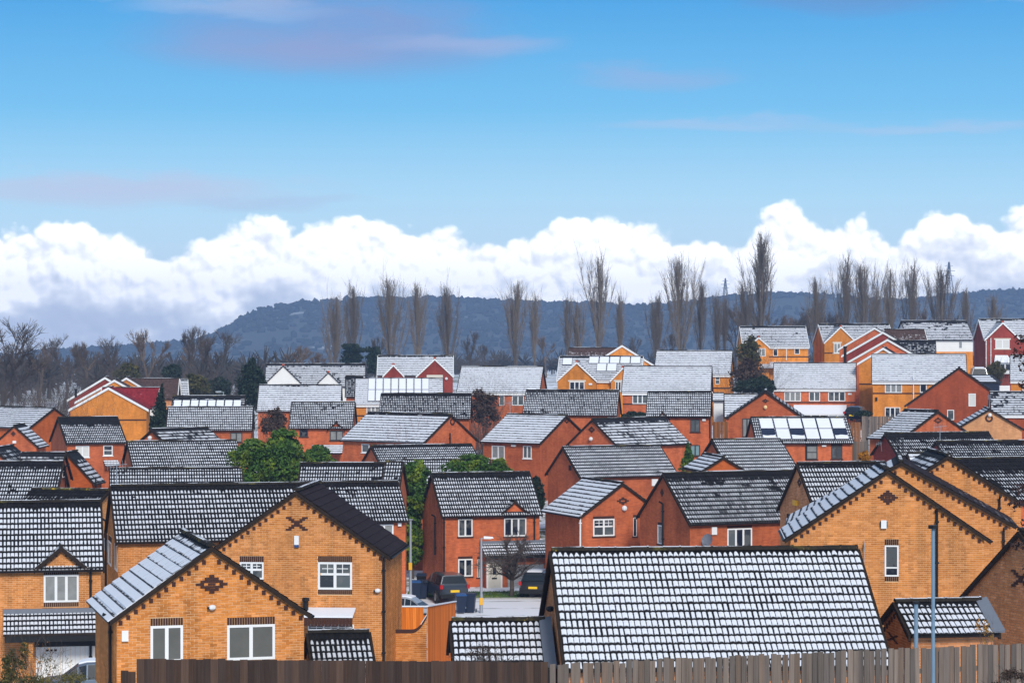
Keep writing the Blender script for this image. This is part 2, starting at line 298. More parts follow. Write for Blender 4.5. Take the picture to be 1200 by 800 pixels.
HOUSES = [
 ('bung', 'low orange brick house with dark brick diamond in its gable above the brown fence', -9.59, 77.94, -10.59, 105.1, 6.1, 2.97, 35.1, 4.59, 'O', 'line', {'near': 1, 'tiles': 'S2', 'melt': 0.15, 'cov': 0.93, 'brickobj': 1, 'wiry': 1, 'st': 1, 'vis': 'KA', 's': 40}, [['win', 'A', -1.31, 1.78, 0.95, 1.06, {'n': 2, 'grey': 1}], ['win', 'A', 1.17, 1.75, 1.42, 1.03, {'n': 2, 'grey': 1}], ['diamond', 'A', 0.01, 3.48, 0.93, 0.55], ['flood', 'A', 0.01, 2.81], ['box', 'A', -2.53, 2.05, 0.19, 0.31], ['pipe', 'W2', 1.85, 2.44, 0.53]]),
 ('gab', 'tall orange brick house with dark cross motif and white alarm box in its gable', -7.72, 96.59, -12.88, 86.0, 5.7, 3.48, 34.6, 7.41, 'O', 'dark', {'near': 1, 'melt': 9, 'cov': 0.0, 'vis': 'FA', 's': 32}, [['win', 'A', 1.44, 4.31, 1.26, 1.0, {'n': 2, 'geo': 1, 'sill': 1}], ['win', 'A', -1.64, 4.48, 0.89, 0.63, {'n': 2, 'geo': 1, 'sill': 1}], ['cross', 'A', 0.03, 6.21, 0.82, 0.5], ['alarm', 'A', 0.03, 5.61, 0.17, 0.33], ['flood', 'A', 3.02, 3.79], ['pipe', 'A', 3.24, 4.92, 1.17], ['canopy', 'A', 1.31, 2.86, 1.79, 0.59], ['win', 'A', 1.29, 2.3, 1.7, 0.47, {'n': 3, 'geo': 1, 'nol': 1}], ['vent', 20.32, 2.36, 5.78, 0.5], ['vent', -3.07, -0.4, 3.15, 0.38]]),
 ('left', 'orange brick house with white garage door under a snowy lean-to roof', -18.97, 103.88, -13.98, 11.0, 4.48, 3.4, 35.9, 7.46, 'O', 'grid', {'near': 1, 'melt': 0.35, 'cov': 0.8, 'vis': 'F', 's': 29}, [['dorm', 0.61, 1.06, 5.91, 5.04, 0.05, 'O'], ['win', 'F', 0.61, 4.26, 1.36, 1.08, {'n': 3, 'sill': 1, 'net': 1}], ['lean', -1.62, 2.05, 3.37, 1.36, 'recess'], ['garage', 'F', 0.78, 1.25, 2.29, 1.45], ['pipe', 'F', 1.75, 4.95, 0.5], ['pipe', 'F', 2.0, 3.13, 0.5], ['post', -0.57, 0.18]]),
 ('leftback', 'orange brick house with snowy dark roof behind the low diamond gable', -13.37, 112.06, -13.46, 13.2, 8.29, 3.21, 34.2, 7.18, 'O', 'grid', {'near': 1, 'melt': 0.3, 'cov': 0.62, 'vis': 'FA', 's': 27}, [['win', 'A', -4.33, 4.31, 1.55, 0.54, {'n': 1}], ['win', 'A', -1.43, 4.16, 1.72, 1.05, {'n': 1}], ['win', 'A', 2.03, 4.27, 1.39, 1.13, {'n': 1}], ['pipe', 'A', -3.04, 5.47, 2.05]]),
 ('rgab', 'orange brick house with tall slim window and brick diamond behind the big snowy roof', 13.92, 96.24, -12.26, 86.0, 5.0, 3.74, 34.5, 7.57, 'O', 'line', {'near': 1, 'melt': 0.1, 'cov': 0.9, 'rdark': 1, 'vis': 'KA', 's': 32}, [['win', 'A', 0.16, 4.23, 0.51, 1.14, {'n': 1, 'sill': 1, 'tall': 1}], ['diamond', 'A', 0.02, 6.55, 0.74, 0.53], ['alarm', 'A', -0.13, 5.57, 0.2, 0.3], ['pipe', 'A', 1.8, 6.07, 2.83], ['aerial', 'A', -0.85, 4.87, 4.06]]),
 ('rgab2', 'orange brick gabled house half hidden behind the slim windowed gable', 16.4, 108.24, -12.54, 82.3, 6.0, 4.65, 29.1, 7.59, 'O', 'line', {'near': 1, 'melt': 0.2, 'cov': 0.7, 'rdark': 1, 'vis': 'A', 's': 28.5}, [['pipe', 'A', 4.15, 4.79, 3.81]]),
 ('rgab3', 'third orange brick gable stepping back at the right edge, with toothed brick verges', 18.98, 114.11, -12.11, 89.0, 6.0, 3.39, 32.6, 7.17, 'O', 'line', {'near': 1, 'melt': 0.3, 'cov': 0.5, 'rdark': 1, 'vis': 'KA', 's': 27}, [['pipe', 'A', 2.23, 5.29, 4.81]]),
 ('big', 'large house roof thickly tiled with snow just behind the grey board fence', 5.28, 70.05, -10.86, 3.9, 8.44, 4.4, 31.2, 5.16, 'T', 'grid', {'near': 1, 'tiles': 'S1', 'melt': 0.12, 'cov': 0.97, 'st': 1, 'vis': 'FA', 's': 43}, [['flood', 'A', -0.12, 3.57]]),
 ('gara', 'small snowy garage roof beside the large tiled snowy roof', -0.38, 69.84, -10.9, 3.4, 2.55, 2.2, 25.8, 3.3, 'T', 'grid', {'near': 1, 'tiles': 'S1', 'melt': 0.1, 'cov': 0.98, 'flash': 'B', 'st': 0.6, 'vis': 'FA', 's': 43}, []),
 ('garb', 'small brick outbuilding with a cross in its gable and snowy tiles', 11.63, 69.93, -11.2, 7.5, 2.42, 1.55, 25.1, 4.11, 'T', 'grid', {'near': 1, 'tiles': 'S1', 'melt': 0.15, 'cov': 0.9, 'flash': 'B', 'st': 0.6, 'vis': 'FA', 's': 43}, [['cross', 'A', -0.41, 3.08, 1.01, 0.23]]),
 ('rmost', 'tan brick gable at the right edge beside the small cross gabled outbuilding', 18.18, 74.76, -11.6, 23.3, 8.0, 3.2, 35.6, 6.19, 'T', 'grid', {'near': 1, 'melt': 1, 'cov': 0.5, 'vis': 'FA', 's': 41}, [['cross', 'A', -0.03, 4.81, 0.93, 0.49]]),
 ('porch', 'small dark tiled roof dotted with snow below the orange gable window', -5.36, 79.1, -11.18, 9.5, 1.88, 1.7, 29.1, 2.2, 'O', 'grid', {'near': 1, 'tiles': 'S1', 'melt': 0.3, 'cov': 0.55, 'st': 0.5, 'vis': 'FA', 's': 38}, []),
 ('mid10', 'red brick house with white window beside the bushes, behind the cross gable', -8.71, 136.97, -15.2, 13.4, 5.28, 2.81, 34.0, 7.65, 'R', 'grid', {'melt': 0.35, 'cov': 0.72, 'vis': 'FA', 's': 22}, [['win', 'F', 1.41, 5.18, 1.0, 0.81, {'n': 2}], ['box', 'F', 2.23, 5.57, 0.18, 0.18]]),
 ('main', 'red brick house with cream front door and grey garage under a lean-to roof', -1.95, 158.77, -15.62, 16.2, 6.29, 2.72, 42.3, 7.48, 'R', 'grid', {'melt': 0.35, 'cov': 0.72, 'vis': 'FA', 's': 19}, [['win', 'F', -1.66, 4.29, 0.91, 1.08, {'n': 2}], ['win', 'F', 1.5, 4.26, 1.42, 1.12, {'n': 3}], ['dorm', 1.45, 0.93, 5.85, 5.07, 0.05, 'R'], ['win', 'F', -1.66, 1.86, 0.91, 1.07, {'n': 2}], ['win', 'F', -0.83, 1.8, 0.16, 1.09, {'n': 1}], ['lean', -0.75, 3.33, 3.33, 1.26, 'front'], ['door', 'L', -0.08, 1.26, 1.0, 2.18], ['garage', 'L', 1.91, 1.06, 2.28, 1.98], ['pipe', 'F', -3.01, 5.04, 0.22], ['pipe', 'F', 2.72, 4.93, 3.26], ['pipe', 'A', 0.85, 4.88, 2.53]]),
 ('main2', 'red brick house with white round light, snowy left slope and white gable window', 5.23, 147.37, -14.85, -68.6, 5.65, 2.68, 34.9, 6.87, 'R', 'line', {'melt': 0.1, 'cov': 0.8, 'vis': 'FB', 's': 20}, [['win', 'B', -1.14, 4.37, 1.31, 0.97, {'n': 2, 'geo': 1}], ['win', 'B', 0.78, 4.35, 0.21, 1.06, {'n': 1}], ['lamp', 'B', 0.1, 5.43], ['diamond', 'B', 0.04, 5.84, 0.74, 0.43], ['wpipe', 'B', -2.6, 5.06, 3.34]]),
 ('main3', 'long red brick house with satellite dish and white three pane window', 12.11, 141.16, -14.75, 22.8, 8.41, 3.3, 37.8, 7.56, 'R', 'grid', {'melt': 0.45, 'cov': 0.62, 'vis': 'FA', 's': 21.5}, [['win', 'F', -1.14, 4.16, 1.5, 1.08, {'n': 3}], ['box', 'F', -2.71, 4.61, 0.31, 0.41], ['dish', 'F', -3.28, 4.15], ['win', 'A', -0.48, 4.2, 0.64, 1.03, {'n': 1}], ['pipe', 'A', -0.06, 5.9, 3.44], ['diamond', 'A', -0.27, 6.5, 0.42, 0.42]]),
 ('tan47', 'tan brick gable with yellow alarm box beside the long red brick house', 16.12, 125.5, -13.37, 12.9, 4.51, 2.98, 39.0, 7.41, 'T', 'grid', {'near': 1, 'melt': 0.2, 'cov': 0.8, 'vis': 'FA', 's': 24}, [['win', 'A', -1.43, 4.33, 0.64, 0.63, {'n': 1}], ['alarm', 'A', -0.29, 5.48, 0.63, 0.25], ['diamond', 'A', 0.15, 6.5, 0.62, 0.46]]),
 ('r51', 'dark mossy roof with melting snow at the right edge', 23.77, 125.81, -12.65, 20.3, 4.66, 3.32, 29.8, 6.9, 'R', 'grid', {'melt': 0.9, 'cov': 0.55, 'vis': 'FA', 's': 24}, []),
 ('r50', 'small snowy slope tucked between two orange gables on the right', 22.2, 136.48, -12.86, 6.0, 2.24, 2.75, 34.8, 6.91, 'R', 'line', {'melt': 0.05, 'cov': 0.85, 'vis': 'FA', 's': 22}, []),
 ('hip7', 'dark mossy roof with one snowy row behind the left orange house', -20.63, 119.54, -13.23, -14.0, 3.82, 3.25, 22.0, 6.31, 'O', 'grid', {'melt': 0.55, 'cov': 0.5, 'vis': 'FB', 's': 25}, []),
 ('grid6', 'red brick house with snow gridded roof at the left edge', -28.71, 150.05, -14.41, 1.1, 4.79, 3.25, 35.9, 7.36, 'R', 'grid', {'melt': 0.45, 'cov': 0.72, 'vis': 'FB', 's': 20}, [['win', 'B', 0.66, 6.62, 0.97, 0.4, {'n': 1}], ['pipe', 'B', 0.98, 7.05, 5.79]]),
 ('org5', 'deep orange brick gable with striped dark right slope near the left edge', -28.92, 168.16, -14.27, 86.8, 2.99, 1.89, 47.3, 7.05, 'D', 'line', {'melt': 0.6, 'cov': 0.55, 'vis': 'FA', 's': 18}, [['pipe', 'A', 1.92, 5.27, 4.72]]),
 ('str5', 'dark striped roof joining the deep orange gable near the left edge', -29.67, 162.15, -13.79, -0.7, 2.71, 2.5, 34.8, 6.74, 'R', 'line', {'melt': 0.3, 'cov': 0.45, 'vis': 'FB', 's': 18.5}, []),
 ('g4', 'small red gable with dark striped right slope at the left edge', -32.2, 162.01, -12.46, 86.7, 4.87, 1.01, 38.7, 5.81, 'R', 'line', {'melt': 0.2, 'cov': 0.35, 'vis': 'FA', 's': 18.8}, []),
 ('g3', 'red brick gable with brick diamond and white box at the left edge', -37.67, 195.69, -13.01, 90.7, 4.28, 1.89, 41.7, 6.68, 'R', 'line', {'melt': 0.2, 'cov': 0.7, 'vis': 'FA', 's': 15.5}, [['diamond', 'A', -0.08, 6.04, 0.39, 0.39], ['box', 'A', 0.02, 5.42, 0.26, 0.19]]),
 ('h2', 'red brick house with white window blind and dark roof on the left', -34.44, 207.81, -13.13, 22.1, 4.86, 3.27, 31.4, 6.99, 'R', 'grid', {'melt': 0.9, 'cov': 0.72, 'vis': 'FA', 's': 14.5}, [['win', 'F', -1.12, 4.35, 1.1, 0.92, {'n': 2, 'blind': 1}], ['win', 'F', 0.95, 4.4, 0.76, 0.82, {'n': 1, 'split': 1}], ['pipe', 'F', 2.31, 4.83, 3.04], ['lean', 0.57, 1.75, 3.62, 0.73, 'canopy']]),
 ('h14', 'red brick house with wide snow gridded roof left of the green trees', -22.23, 172.54, -13.3, 17.6, 7.38, 2.44, 33.1, 6.59, 'R', 'grid', {'melt': 0.1, 'cov': 0.8, 'vis': 'FA', 's': 17.5}, []),
 ('h15', 'low snow gridded roof below the wide gridded roof left of the green trees', -19.77, 150.59, -13.73, 8.9, 7.64, 3.25, 35.0, 6.28, 'R', 'grid', {'melt': 0.12, 'cov': 0.75, 'st': 1.6, 'vis': 'F', 's': 20}, []),
 ('h16', 'small red gable with dark striped slope above the wide gridded roof', -23.13, 178.36, -10.6, 48.2, 5.08, 1.3, 31.5, 4.55, 'R', 'line', {'melt': 0.15, 'cov': 0.5, 'st': 1.5, 'vis': 'FA', 's': 17}, [['lamp', 'A', -0.19, 3.95]]),
 ('h17', 'red brick house with pale gridded roof left of the brown shrub', -24.72, 210.03, -12.19, 3.9, 6.94, 2.62, 34.6, 6.81, 'R', 'grid', {'melt': 0.05, 'cov': 0.88, 'vis': 'FB', 's': 14.3}, [['win', 'F', 2.19, 4.42, 0.96, 0.8, {'n': 2, 'frame': 'd'}]]),
 ('h18', 'roof carrying one row of snow covered solar panels on the left', -27.32, 230.9, -12.18, 2.3, 6.44, 3.25, 34.8, 7.26, 'R', 'line', {'melt': 0.3, 'cov': 0.4, 'vis': 'FB', 's': 13}, [['panels', -3.11, 2.99, 0.78, 2.09, 8, 1, '11111111']]),
 ('h20', 'orange brick gable with white bargeboards and dark band on the left', -38.56, 245.9, -11.47, 93.0, 4.0, 3.82, 29.0, 7.12, 'O2', 'red', {'melt': 9, 'cov': 0, 'barge': 'w', 'vis': 'FA', 's': 12.3}, [['band', 'A', 3.99]]),
 ('h20b', 'crimson tiled roof with white verge behind the orange gable', -37.83, 254.17, -11.38, -1.4, 5.7, 2.64, 34.3, 6.8, 'W', 'red', {'melt': 0.5, 'cov': 0.03, 'barge': 'w', 'vis': 'FB', 's': 11.8}, []),
 ('h21', 'orange gable with white bargeboards just behind the crimson tiled roof', -40.31, 260.62, -11.08, 94.0, 4.0, 3.99, 29.4, 7.24, 'O2', 'brown', {'melt': 9, 'cov': 0, 'barge': 'w', 'vis': 'FA', 's': 11.6}, []),
 ('h22', 'maroon brick gable with white bargeboard, leftmost of the stepped gables', -43.11, 272.27, -11.16, 94.0, 4.0, 3.99, 31.2, 7.42, 'M', 'brown', {'melt': 9, 'cov': 0, 'barge': 'w', 'vis': 'FA', 's': 11.1}, [['vent', -49.61, -1.68, 6.4, 0.63]]),
 ('h23', 'orange gable with white bargeboard before the brown tiled roof', -41.96, 279.78, -10.26, 93.0, 4.0, 2.27, 31.1, 6.37, 'O2', 'brown', {'melt': 9, 'cov': 0, 'barge': 'w', 'vis': 'FA', 's': 10.8}, []),
 ('h19', 'brown tiled roof with pale right verge near the left bare trees', -40.75, 292.84, -11.51, 3.4, 5.34, 3.25, 34.9, 7.27, 'T', 'brown', {'melt': 0.5, 'cov': 0.05, 'barge': 'w', 'vis': 'FB', 's': 10.25}, []),
 ('h19b', 'narrow snowy strip of roof beside the brown tiled roof', -37.69, 294.19, -11.59, 10.1, 0.8, 3.25, 34.4, 7.23, 'W', 'line', {'melt': 0.1, 'cov': 0.7, 'barge': 'w', 'vis': 'FA', 's': 10.2}, []),
 ('h1', 'brown brick gable behind bare shrubs at the left edge', -43.18, 224.83, -12.43, -35.6, 8.39, 3.05, 28.7, 6.67, 'D', 'line', {'melt': 0.1, 'cov': 0.8, 'vis': 'FB', 's': 13.2}, []),
 ('h25', 'long pale striped roof below the white gabled house', -20.33, 246.04, -11.59, 2.0, 7.87, 3.5, 34.6, 7.41, 'R', 'line', {'melt': 0.12, 'cov': 0.93, 'vis': 'FB', 's': 12.2}, []),
 ('h24', 'white rendered house with two pointed white gables', -21.82, 284.66, -9.94, 3.1, 10.97, 3.5, 34.7, 7.43, 'W', 'line', {'melt': 0.3, 'cov': 0.68, 'vis': 'FB', 's': 10.55}, [['wing', -3.46, 2.1, 7.32, 5.26, 0.6, 'W'], ['wing', 1.48, 1.21, 6.57, 5.4, 0.5, 'W']]),
 ('h26', 'small snow and brown roof left of the long row of snowy solar panels', -16.66, 270.32, -10.75, 3.2, 1.81, 3.0, 35.0, 7.1, 'R', 'grid', {'melt': 0.4, 'cov': 0.6, 'vis': 'FB', 's': 11.1}, []),
 ('h27', 'house with two long rows of snow covered solar panels', -11.39, 258.77, -11.23, 2.0, 8.78, 3.57, 34.8, 7.48, 'O2', 'line', {'melt': 0.03, 'cov': 0.93, 'fascia': 'w', 'vis': 'F', 's': 11.6}, [['panels', -3.15, 3.02, 0.15, 4.03, 8, 2, '1111111111111111'], ['win', 'F', -2.58, 4.36, 1.32, 0.89, {'n': 3}], ['band', 'F', 3.82]]),
 ('h28', 'house with two red brick gables and white bargeboards left of the poplars', -10.66, 283.11, -8.74, 1.3, 8.3, 3.17, 34.5, 7.18, 'M', 'line', {'melt': 0.15, 'cov': 0.85, 'barge': 'w', 'vis': 'FB', 's': 10.6}, [['wing', -2.37, 1.19, 6.22, 4.96, 0.4, 'M'], ['wing', 2.15, 2.07, 6.87, 4.92, 0.9, 'M'], ['cream', 'W1', 2.15, 4.96, 1.77, 0.28], ['lamp', 'W1', 3.41, 4.69]]),
 ('h29', 'red brick house with broad striped snowy roof and narrow white windows in the centre', -0.94, 249.53, -9.86, -6.8, 8.0, 3.5, 34.5, 7.4, 'R', 'line', {'melt': 0.03, 'cov': 0.95, 'fascia': 'w', 'vis': 'FB', 's': 12}, [['win', 'F', 0.35, 4.18, 0.5, 0.94, {'n': 1}], ['win', 'F', 1.92, 4.18, 1.16, 0.94, {'n': 2}]]),
 ('h30', 'yellow orange house with snow patched solar panels and two white edged gables', 9.33, 267.41, -8.96, -5.9, 8.71, 3.56, 34.0, 7.4, 'O2', 'line', {'melt': 0.25, 'cov': 0.8, 'barge': 'w', 'fascia': 'w', 'vis': 'FB', 's': 11.2}, [['panels', -1.26, 4.17, 0.23, 1.48, 5, 1, '11111'], ['panels', -0.38, 1.75, 1.49, 2.89, 2, 1, '11'], ['panels', -4.01, -2.94, 0.47, 1.73, 1, 1, '1'], ['wing', -2.23, 2.09, 6.86, 4.93, 1.0, 'O2'], ['wing', 2.49, 1.32, 6.29, 4.93, 0.6, 'O2'], ['win', 'W0', -2.21, 4.35, 1.54, 0.97, {'n': 3, 'lint': 'w'}], ['win', 'W1', 2.01, 4.36, 0.61, 0.97, {'n': 2, 'lint': 'w'}], ['box', 'W0', -0.82, 4.58, 0.35, 0.18]]),
 ('h30b', 'large orange gable with white bargeboards peeking over the patched solar panels', 12.66, 293.26, -7.74, 86.0, 4.0, 3.77, 31.9, 7.35, 'O2', 'brown', {'melt': 9, 'cov': 0, 'barge': 'w', 'vis': 'FA', 's': 10.3}, []),
 ('h30c', 'dark brown roof left of the large orange gable in the centre', 9.59, 304.35, -7.83, -4.5, 5.59, 3.0, 34.5, 7.07, 'R', 'brown', {'melt': 0.5, 'cov': 0.2, 'vis': 'FB', 's': 9.85}, []),
 ('h31', 'red brick house with pale striped roof and white fascia, centre right', 15.07, 247.46, -9.82, -6.4, 8.45, 3.51, 34.6, 7.42, 'R', 'line', {'melt': 0.05, 'cov': 0.93, 'fascia': 'w', 'vis': 'FB', 's': 12.1}, [['win', 'F', -2.49, 4.32, 1.47, 0.9, {'n': 3}], ['band', 'F', 3.84]]),
 ('h32', 'orange house with pale striped roof behind the red chimney tip', 19.4, 272.17, -8.43, -7.9, 8.04, 3.53, 34.5, 7.43, 'O2', 'line', {'melt': 0.05, 'cov': 0.93, 'fascia': 'w', 'vis': 'FB', 's': 11}, [['win', 'F', 2.63, 4.4, 0.49, 0.9, {'n': 1, 'split': 1}], ['band', 'F', 3.54]]),
 ('h33', 'wide snow gridded roof in the middle with a red gable on its right', 5.25, 221.77, -11.29, -6.4, 8.03, 3.0, 34.6, 7.07, 'R', 'grid', {'melt': 0.15, 'cov': 0.75, 'vis': 'FB', 's': 13.5}, [['box', 'F', 3.39, 4.75, 0.29, 0.18]]),
 ('h34', 'dark snow gridded roof with thin red gable on its right, left of the dark shrub', -7.39, 220.53, -11.53, -0.9, 7.72, 2.94, 34.8, 7.04, 'R', 'grid', {'melt': 0.3, 'cov': 0.65, 'vis': 'FB', 's': 13.6}, []),
 ('h35', 'red brick house with small pointed dormer over a dark framed window, beside the green trees', -15.56, 211.28, -12.05, 0.2, 5.21, 2.97, 34.6, 7.05, 'R', 'grid', {'melt': 0.05, 'cov': 0.8, 'vis': 'FB', 's': 14.2}, [['win', 'F', -1.41, 4.59, 0.69, 0.59, {'n': 1, 'frame': 'd'}], ['dorm', 1.24, 0.73, 5.52, 4.82, 0.05, 'R'], ['win', 'F', 1.25, 4.39, 1.08, 0.8, {'n': 2, 'frame': 'd'}], ['lean', -0.71, 1.79, 3.64, 1.21, 'canopy']]),
 ('h36', 'red brick house with broad striped slope, gable circle and reddish shrub in front', -7.97, 198.62, -12.66, -39.4, 8.56, 3.23, 32.9, 7.09, 'R', 'line', {'melt': 0.2, 'cov': 0.88, 'vis': 'FB', 's': 14.9}, [['ring', 'B', 0.24, 6.51, 0.5, 0.33], ['pipe', 'B', -0.11, 5.67, 4.82], ['win', 'F', -1.82, 4.43, 0.8, 0.66, {'n': 1}]]),
 ('h37', 'red brick house with melted patch on its striped snowy slope and two white windows', 1.99, 206.36, -13.04, -40.1, 6.12, 3.36, 32.4, 7.14, 'R', 'line', {'melt': 0.08, 'cov': 0.93, 'patch': 1, 'vis': 'FB', 's': 14.4}, [['win', 'F', -1.39, 4.2, 1.35, 1.02, {'n': 2}], ['win', 'F', 1.64, 4.28, 0.88, 1.01, {'n': 2}], ['diamond', 'B', 0.15, 6.7, 0.65, 0.41], ['box', 'F', 0.27, 4.77, 0.44, 0.17]]),
 ('h38', 'red brick gable with white round light and dark striped right slope', 9.04, 197.77, -12.94, 45.3, 8.35, 2.71, 36.8, 7.03, 'R', 'line', {'melt': 0.35, 'cov': 0.6, 'vis': 'FA', 's': 15.4}, [['lamp', 'A', -0.12, 5.53], ['diamond', 'A', -0.12, 6.24, 0.71, 0.52]]),
 ('h39', 'red brick house with broad gridded roof and plain red left gable, centre right', 7.1, 182.45, -14.47, 26.2, 7.83, 2.7, 36.9, 7.02, 'R', 'grid', {'melt': 0.12, 'cov': 0.82, 'vis': 'FA', 's': 16.6}, [['box', 'F', 2.08, 4.51, 0.48, 0.48], ['slit', 'A', 0.96, 5.78, 5.42]]),
 ('h40', 'red brick house with dark framed windows and a small brick gablet, right of centre', 13.43, 205.22, -10.96, -5.9, 5.03, 2.86, 34.1, 6.94, 'R', 'grid', {'melt': 0.15, 'cov': 0.85, 'vis': 'FB', 's': 14.6}, [['win', 'F', 1.34, 4.31, 0.77, 1.01, {'n': 2, 'frame': 'd'}], ['win', 'F', 1.34, 2.35, 0.77, 0.88, {'n': 2, 'frame': 'd'}], ['dorm', -1.21, 0.57, 5.38, 4.81, 0.05, 'R'], ['pipe', 'F', 2.5, 4.95, 3.34], ['box', 'F', 2.03, 4.77, 0.27, 0.17]]),
 ('h41', 'small pale striped roof behind the red gable with orange light', 20.31, 227.17, -11.62, -4.0, 2.91, 2.84, 34.2, 6.92, 'R', 'line', {'melt': 0.05, 'cov': 0.88, 'vis': 'FA', 's': 13.2}, []),
 ('h42', 'red brick gable with brick diamond and warm round light above the solar roof', 20.48, 206.68, -11.03, 84.0, 8.0, 3.09, 34.4, 7.11, 'R', 'dark', {'melt': 0.5, 'cov': 0.4, 'vis': 'A', 's': 14.8}, [['diamond', 'A', -0.0, 6.33, 0.54, 0.34], ['lamp', 'A', -0.0, 5.83], ['win', 'A', -1.45, 4.2, 0.74, 1.49, {'n': 2, 'frame': 'd'}]]),
 ('h43', 'red brick house with chequered snowy solar panels and dark framed windows', 21.42, 191.3, -12.48, 3.5, 7.19, 2.82, 32.7, 6.81, 'R', 'grid', {'melt': 0.1, 'cov': 0.8, 'vis': 'FA', 's': 15.7}, [['panels', -3.11, 3.34, 0.28, 3.03, 6, 2, '111111010110'], ['win', 'F', 0.53, 4.32, 0.83, 1.04, {'n': 1, 'frame': 'd', 'split': 1}], ['win', 'F', 2.38, 4.31, 0.83, 0.98, {'n': 2, 'frame': 'd'}], ['pipe', 'F', 0.09, 5.31, 3.8], ['box', 'F', 1.42, 4.8, 0.32, 0.13]]),
 ('h44', 'red brick house with long gridded slope beside the small orange lit gable', 15.3, 167.47, -13.35, 19.4, 4.87, 2.91, 34.0, 6.96, 'R', 'grid', {'melt': 0.05, 'cov': 0.85, 'vis': 'FA', 's': 18}, []),
 ('h45', 'small orange red gable with blue striped snowy slope on its left', 12.65, 160.18, -10.5, 100.1, 4.64, 1.48, 31.2, 3.4, 'D', 'line', {'melt': 0.1, 'cov': 0.75, 'st': 1, 'vis': 'KA', 's': 19}, []),
 ('h70', 'dark gridded roof with mossy chimney stub below the long dark roof', -9.81, 150.0, -14.41, 0.0, 5.13, 3.25, 35.1, 7.28, 'R', 'grid', {'melt': 0.25, 'cov': 0.68, 'vis': 'FB', 's': 20}, []),
 ('h70b', 'narrow gridded roof strip behind the conifer bushes', -6.73, 146.31, -13.81, -4.1, 0.99, 2.75, 35.1, 6.93, 'R', 'grid', {'melt': 0.05, 'cov': 0.7, 'vis': 'FB', 's': 20.5}, []),
 ('h69', 'long gridded roof with small red left gable behind the reddish shrub', -6.55, 185.34, -14.21, 19.8, 7.59, 3.25, 27.9, 6.72, 'R', 'grid', {'melt': 0.25, 'cov': 0.75, 'vis': 'FA', 's': 16.3}, []),
 ('h71', 'mossy gridded roof half covered by light green bush foliage', -4.31, 167.73, -14.78, 2.6, 5.72, 3.0, 34.4, 7.05, 'R', 'grid', {'melt': 0.1, 'cov': 0.85, 'vis': 'FA', 's': 17.9}, []),
 ('h65', 'red brick house with white fascia, three white windows and snowy conservatory roof', 31.34, 264.96, -9.81, -7.2, 8.41, 3.67, 34.9, 7.56, 'R', 'line', {'melt': 0.03, 'cov': 0.95, 'fascia': 'w', 'vis': 'F', 's': 11.3}, [['win', 'F', -2.23, 4.18, 1.69, 0.96, {'n': 3}], ['win', 'F', 0.0, 4.19, 1.13, 0.96, {'n': 2}], ['win', 'F', 2.25, 4.2, 1.73, 0.96, {'n': 3}], ['box', 'F', 3.57, 4.46, 0.39, 0.17], ['band', 'F', 3.58], ['lean', -2.12, 3.24, 3.27, 1.69, 'glass']]),
 ('h58', 'orange house with white fascia and patio doors right of the orange gable wall', 40.64, 255.75, -8.91, -8.2, 9.24, 3.75, 35.0, 7.62, 'O2', 'line', {'melt': 0.05, 'cov': 0.94, 'fascia': 'w', 'vis': 'F', 's': 11.7}, [['win', 'F', -2.52, 4.34, 1.67, 0.97, {'n': 3}], ['win', 'F', 0.39, 4.35, 0.66, 0.97, {'n': 1}], ['win', 'F', -2.61, 1.88, 1.5, 1.09, {'n': 3}], ['band', 'F', 3.79], ['wpipe', 'F', -0.57, 5.71, 3.19], ['lamp2', 'F', -4.19, 3.26]]),
 ('h58b', 'orange gable wall with white bargeboards beside the patio door house', 38.35, 263.32, -7.22, 78.0, 5.0, 2.66, 31.2, 6.61, 'O2', 'dark', {'melt': 2, 'cov': 0.1, 'barge': 'w', 'vis': 'FA', 's': 11.5}, [['band', 'A', 2.87]]),
 ('h59a', 'red gable with white bargeboards, nearest of the three stepped red gables', 40.13, 272.96, -7.14, 78.0, 3.0, 4.2, 29.8, 7.41, 'R', 'dark', {'melt': 2, 'cov': 0.1, 'barge': 'w', 'vis': 'FA', 's': 11.05}, []),
 ('h59b', 'red gable with white bargeboards, middle of the three stepped red gables', 41.32, 284.49, -6.56, 78.0, 3.0, 4.59, 30.0, 7.65, 'M', 'dark', {'melt': 2, 'cov': 0.1, 'barge': 'w', 'vis': 'FA', 's': 10.6}, [['vent', -106.54, -4.27, 5.19, 1.04]]),
 ('h59c', 'red gable with white bargeboards, farthest of the three stepped red gables', 42.18, 297.03, -5.89, 78.0, 3.0, 4.28, 30.4, 7.52, 'R', 'dark', {'melt': 2, 'cov': 0.1, 'barge': 'w', 'vis': 'FA', 's': 10.15}, []),
 ('h59d', 'brown tiled roof with white gable end before the white rendered house on the right', 44.5, 290.47, -5.7, 1.2, 4.58, 3.0, 34.4, 7.06, 'W', 'brown', {'melt': 0.5, 'cov': 0.25, 'barge': 'w', 'vis': 'FA', 's': 10.33}, []),
 ('h59e', 'dark striped roof right of the nearest stepped red gable', 43.56, 277.47, -7.03, -7.6, 4.58, 3.0, 35.2, 7.12, 'O2', 'line', {'melt': 0.3, 'cov': 0.35, 'vis': 'FA', 's': 10.8}, []),
 ('h60', 'white rendered house with melting snowy roof on the right skyline', 52.09, 316.25, -4.82, 6.5, 8.23, 3.37, 34.8, 7.35, 'W', 'line', {'melt': 0.35, 'cov': 0.66, 'vis': 'FA', 's': 9.5}, [['win', 'F', 2.47, 4.4, 0.43, 0.84, {'n': 1}], ['plinth', 3.57, 'O2']]),
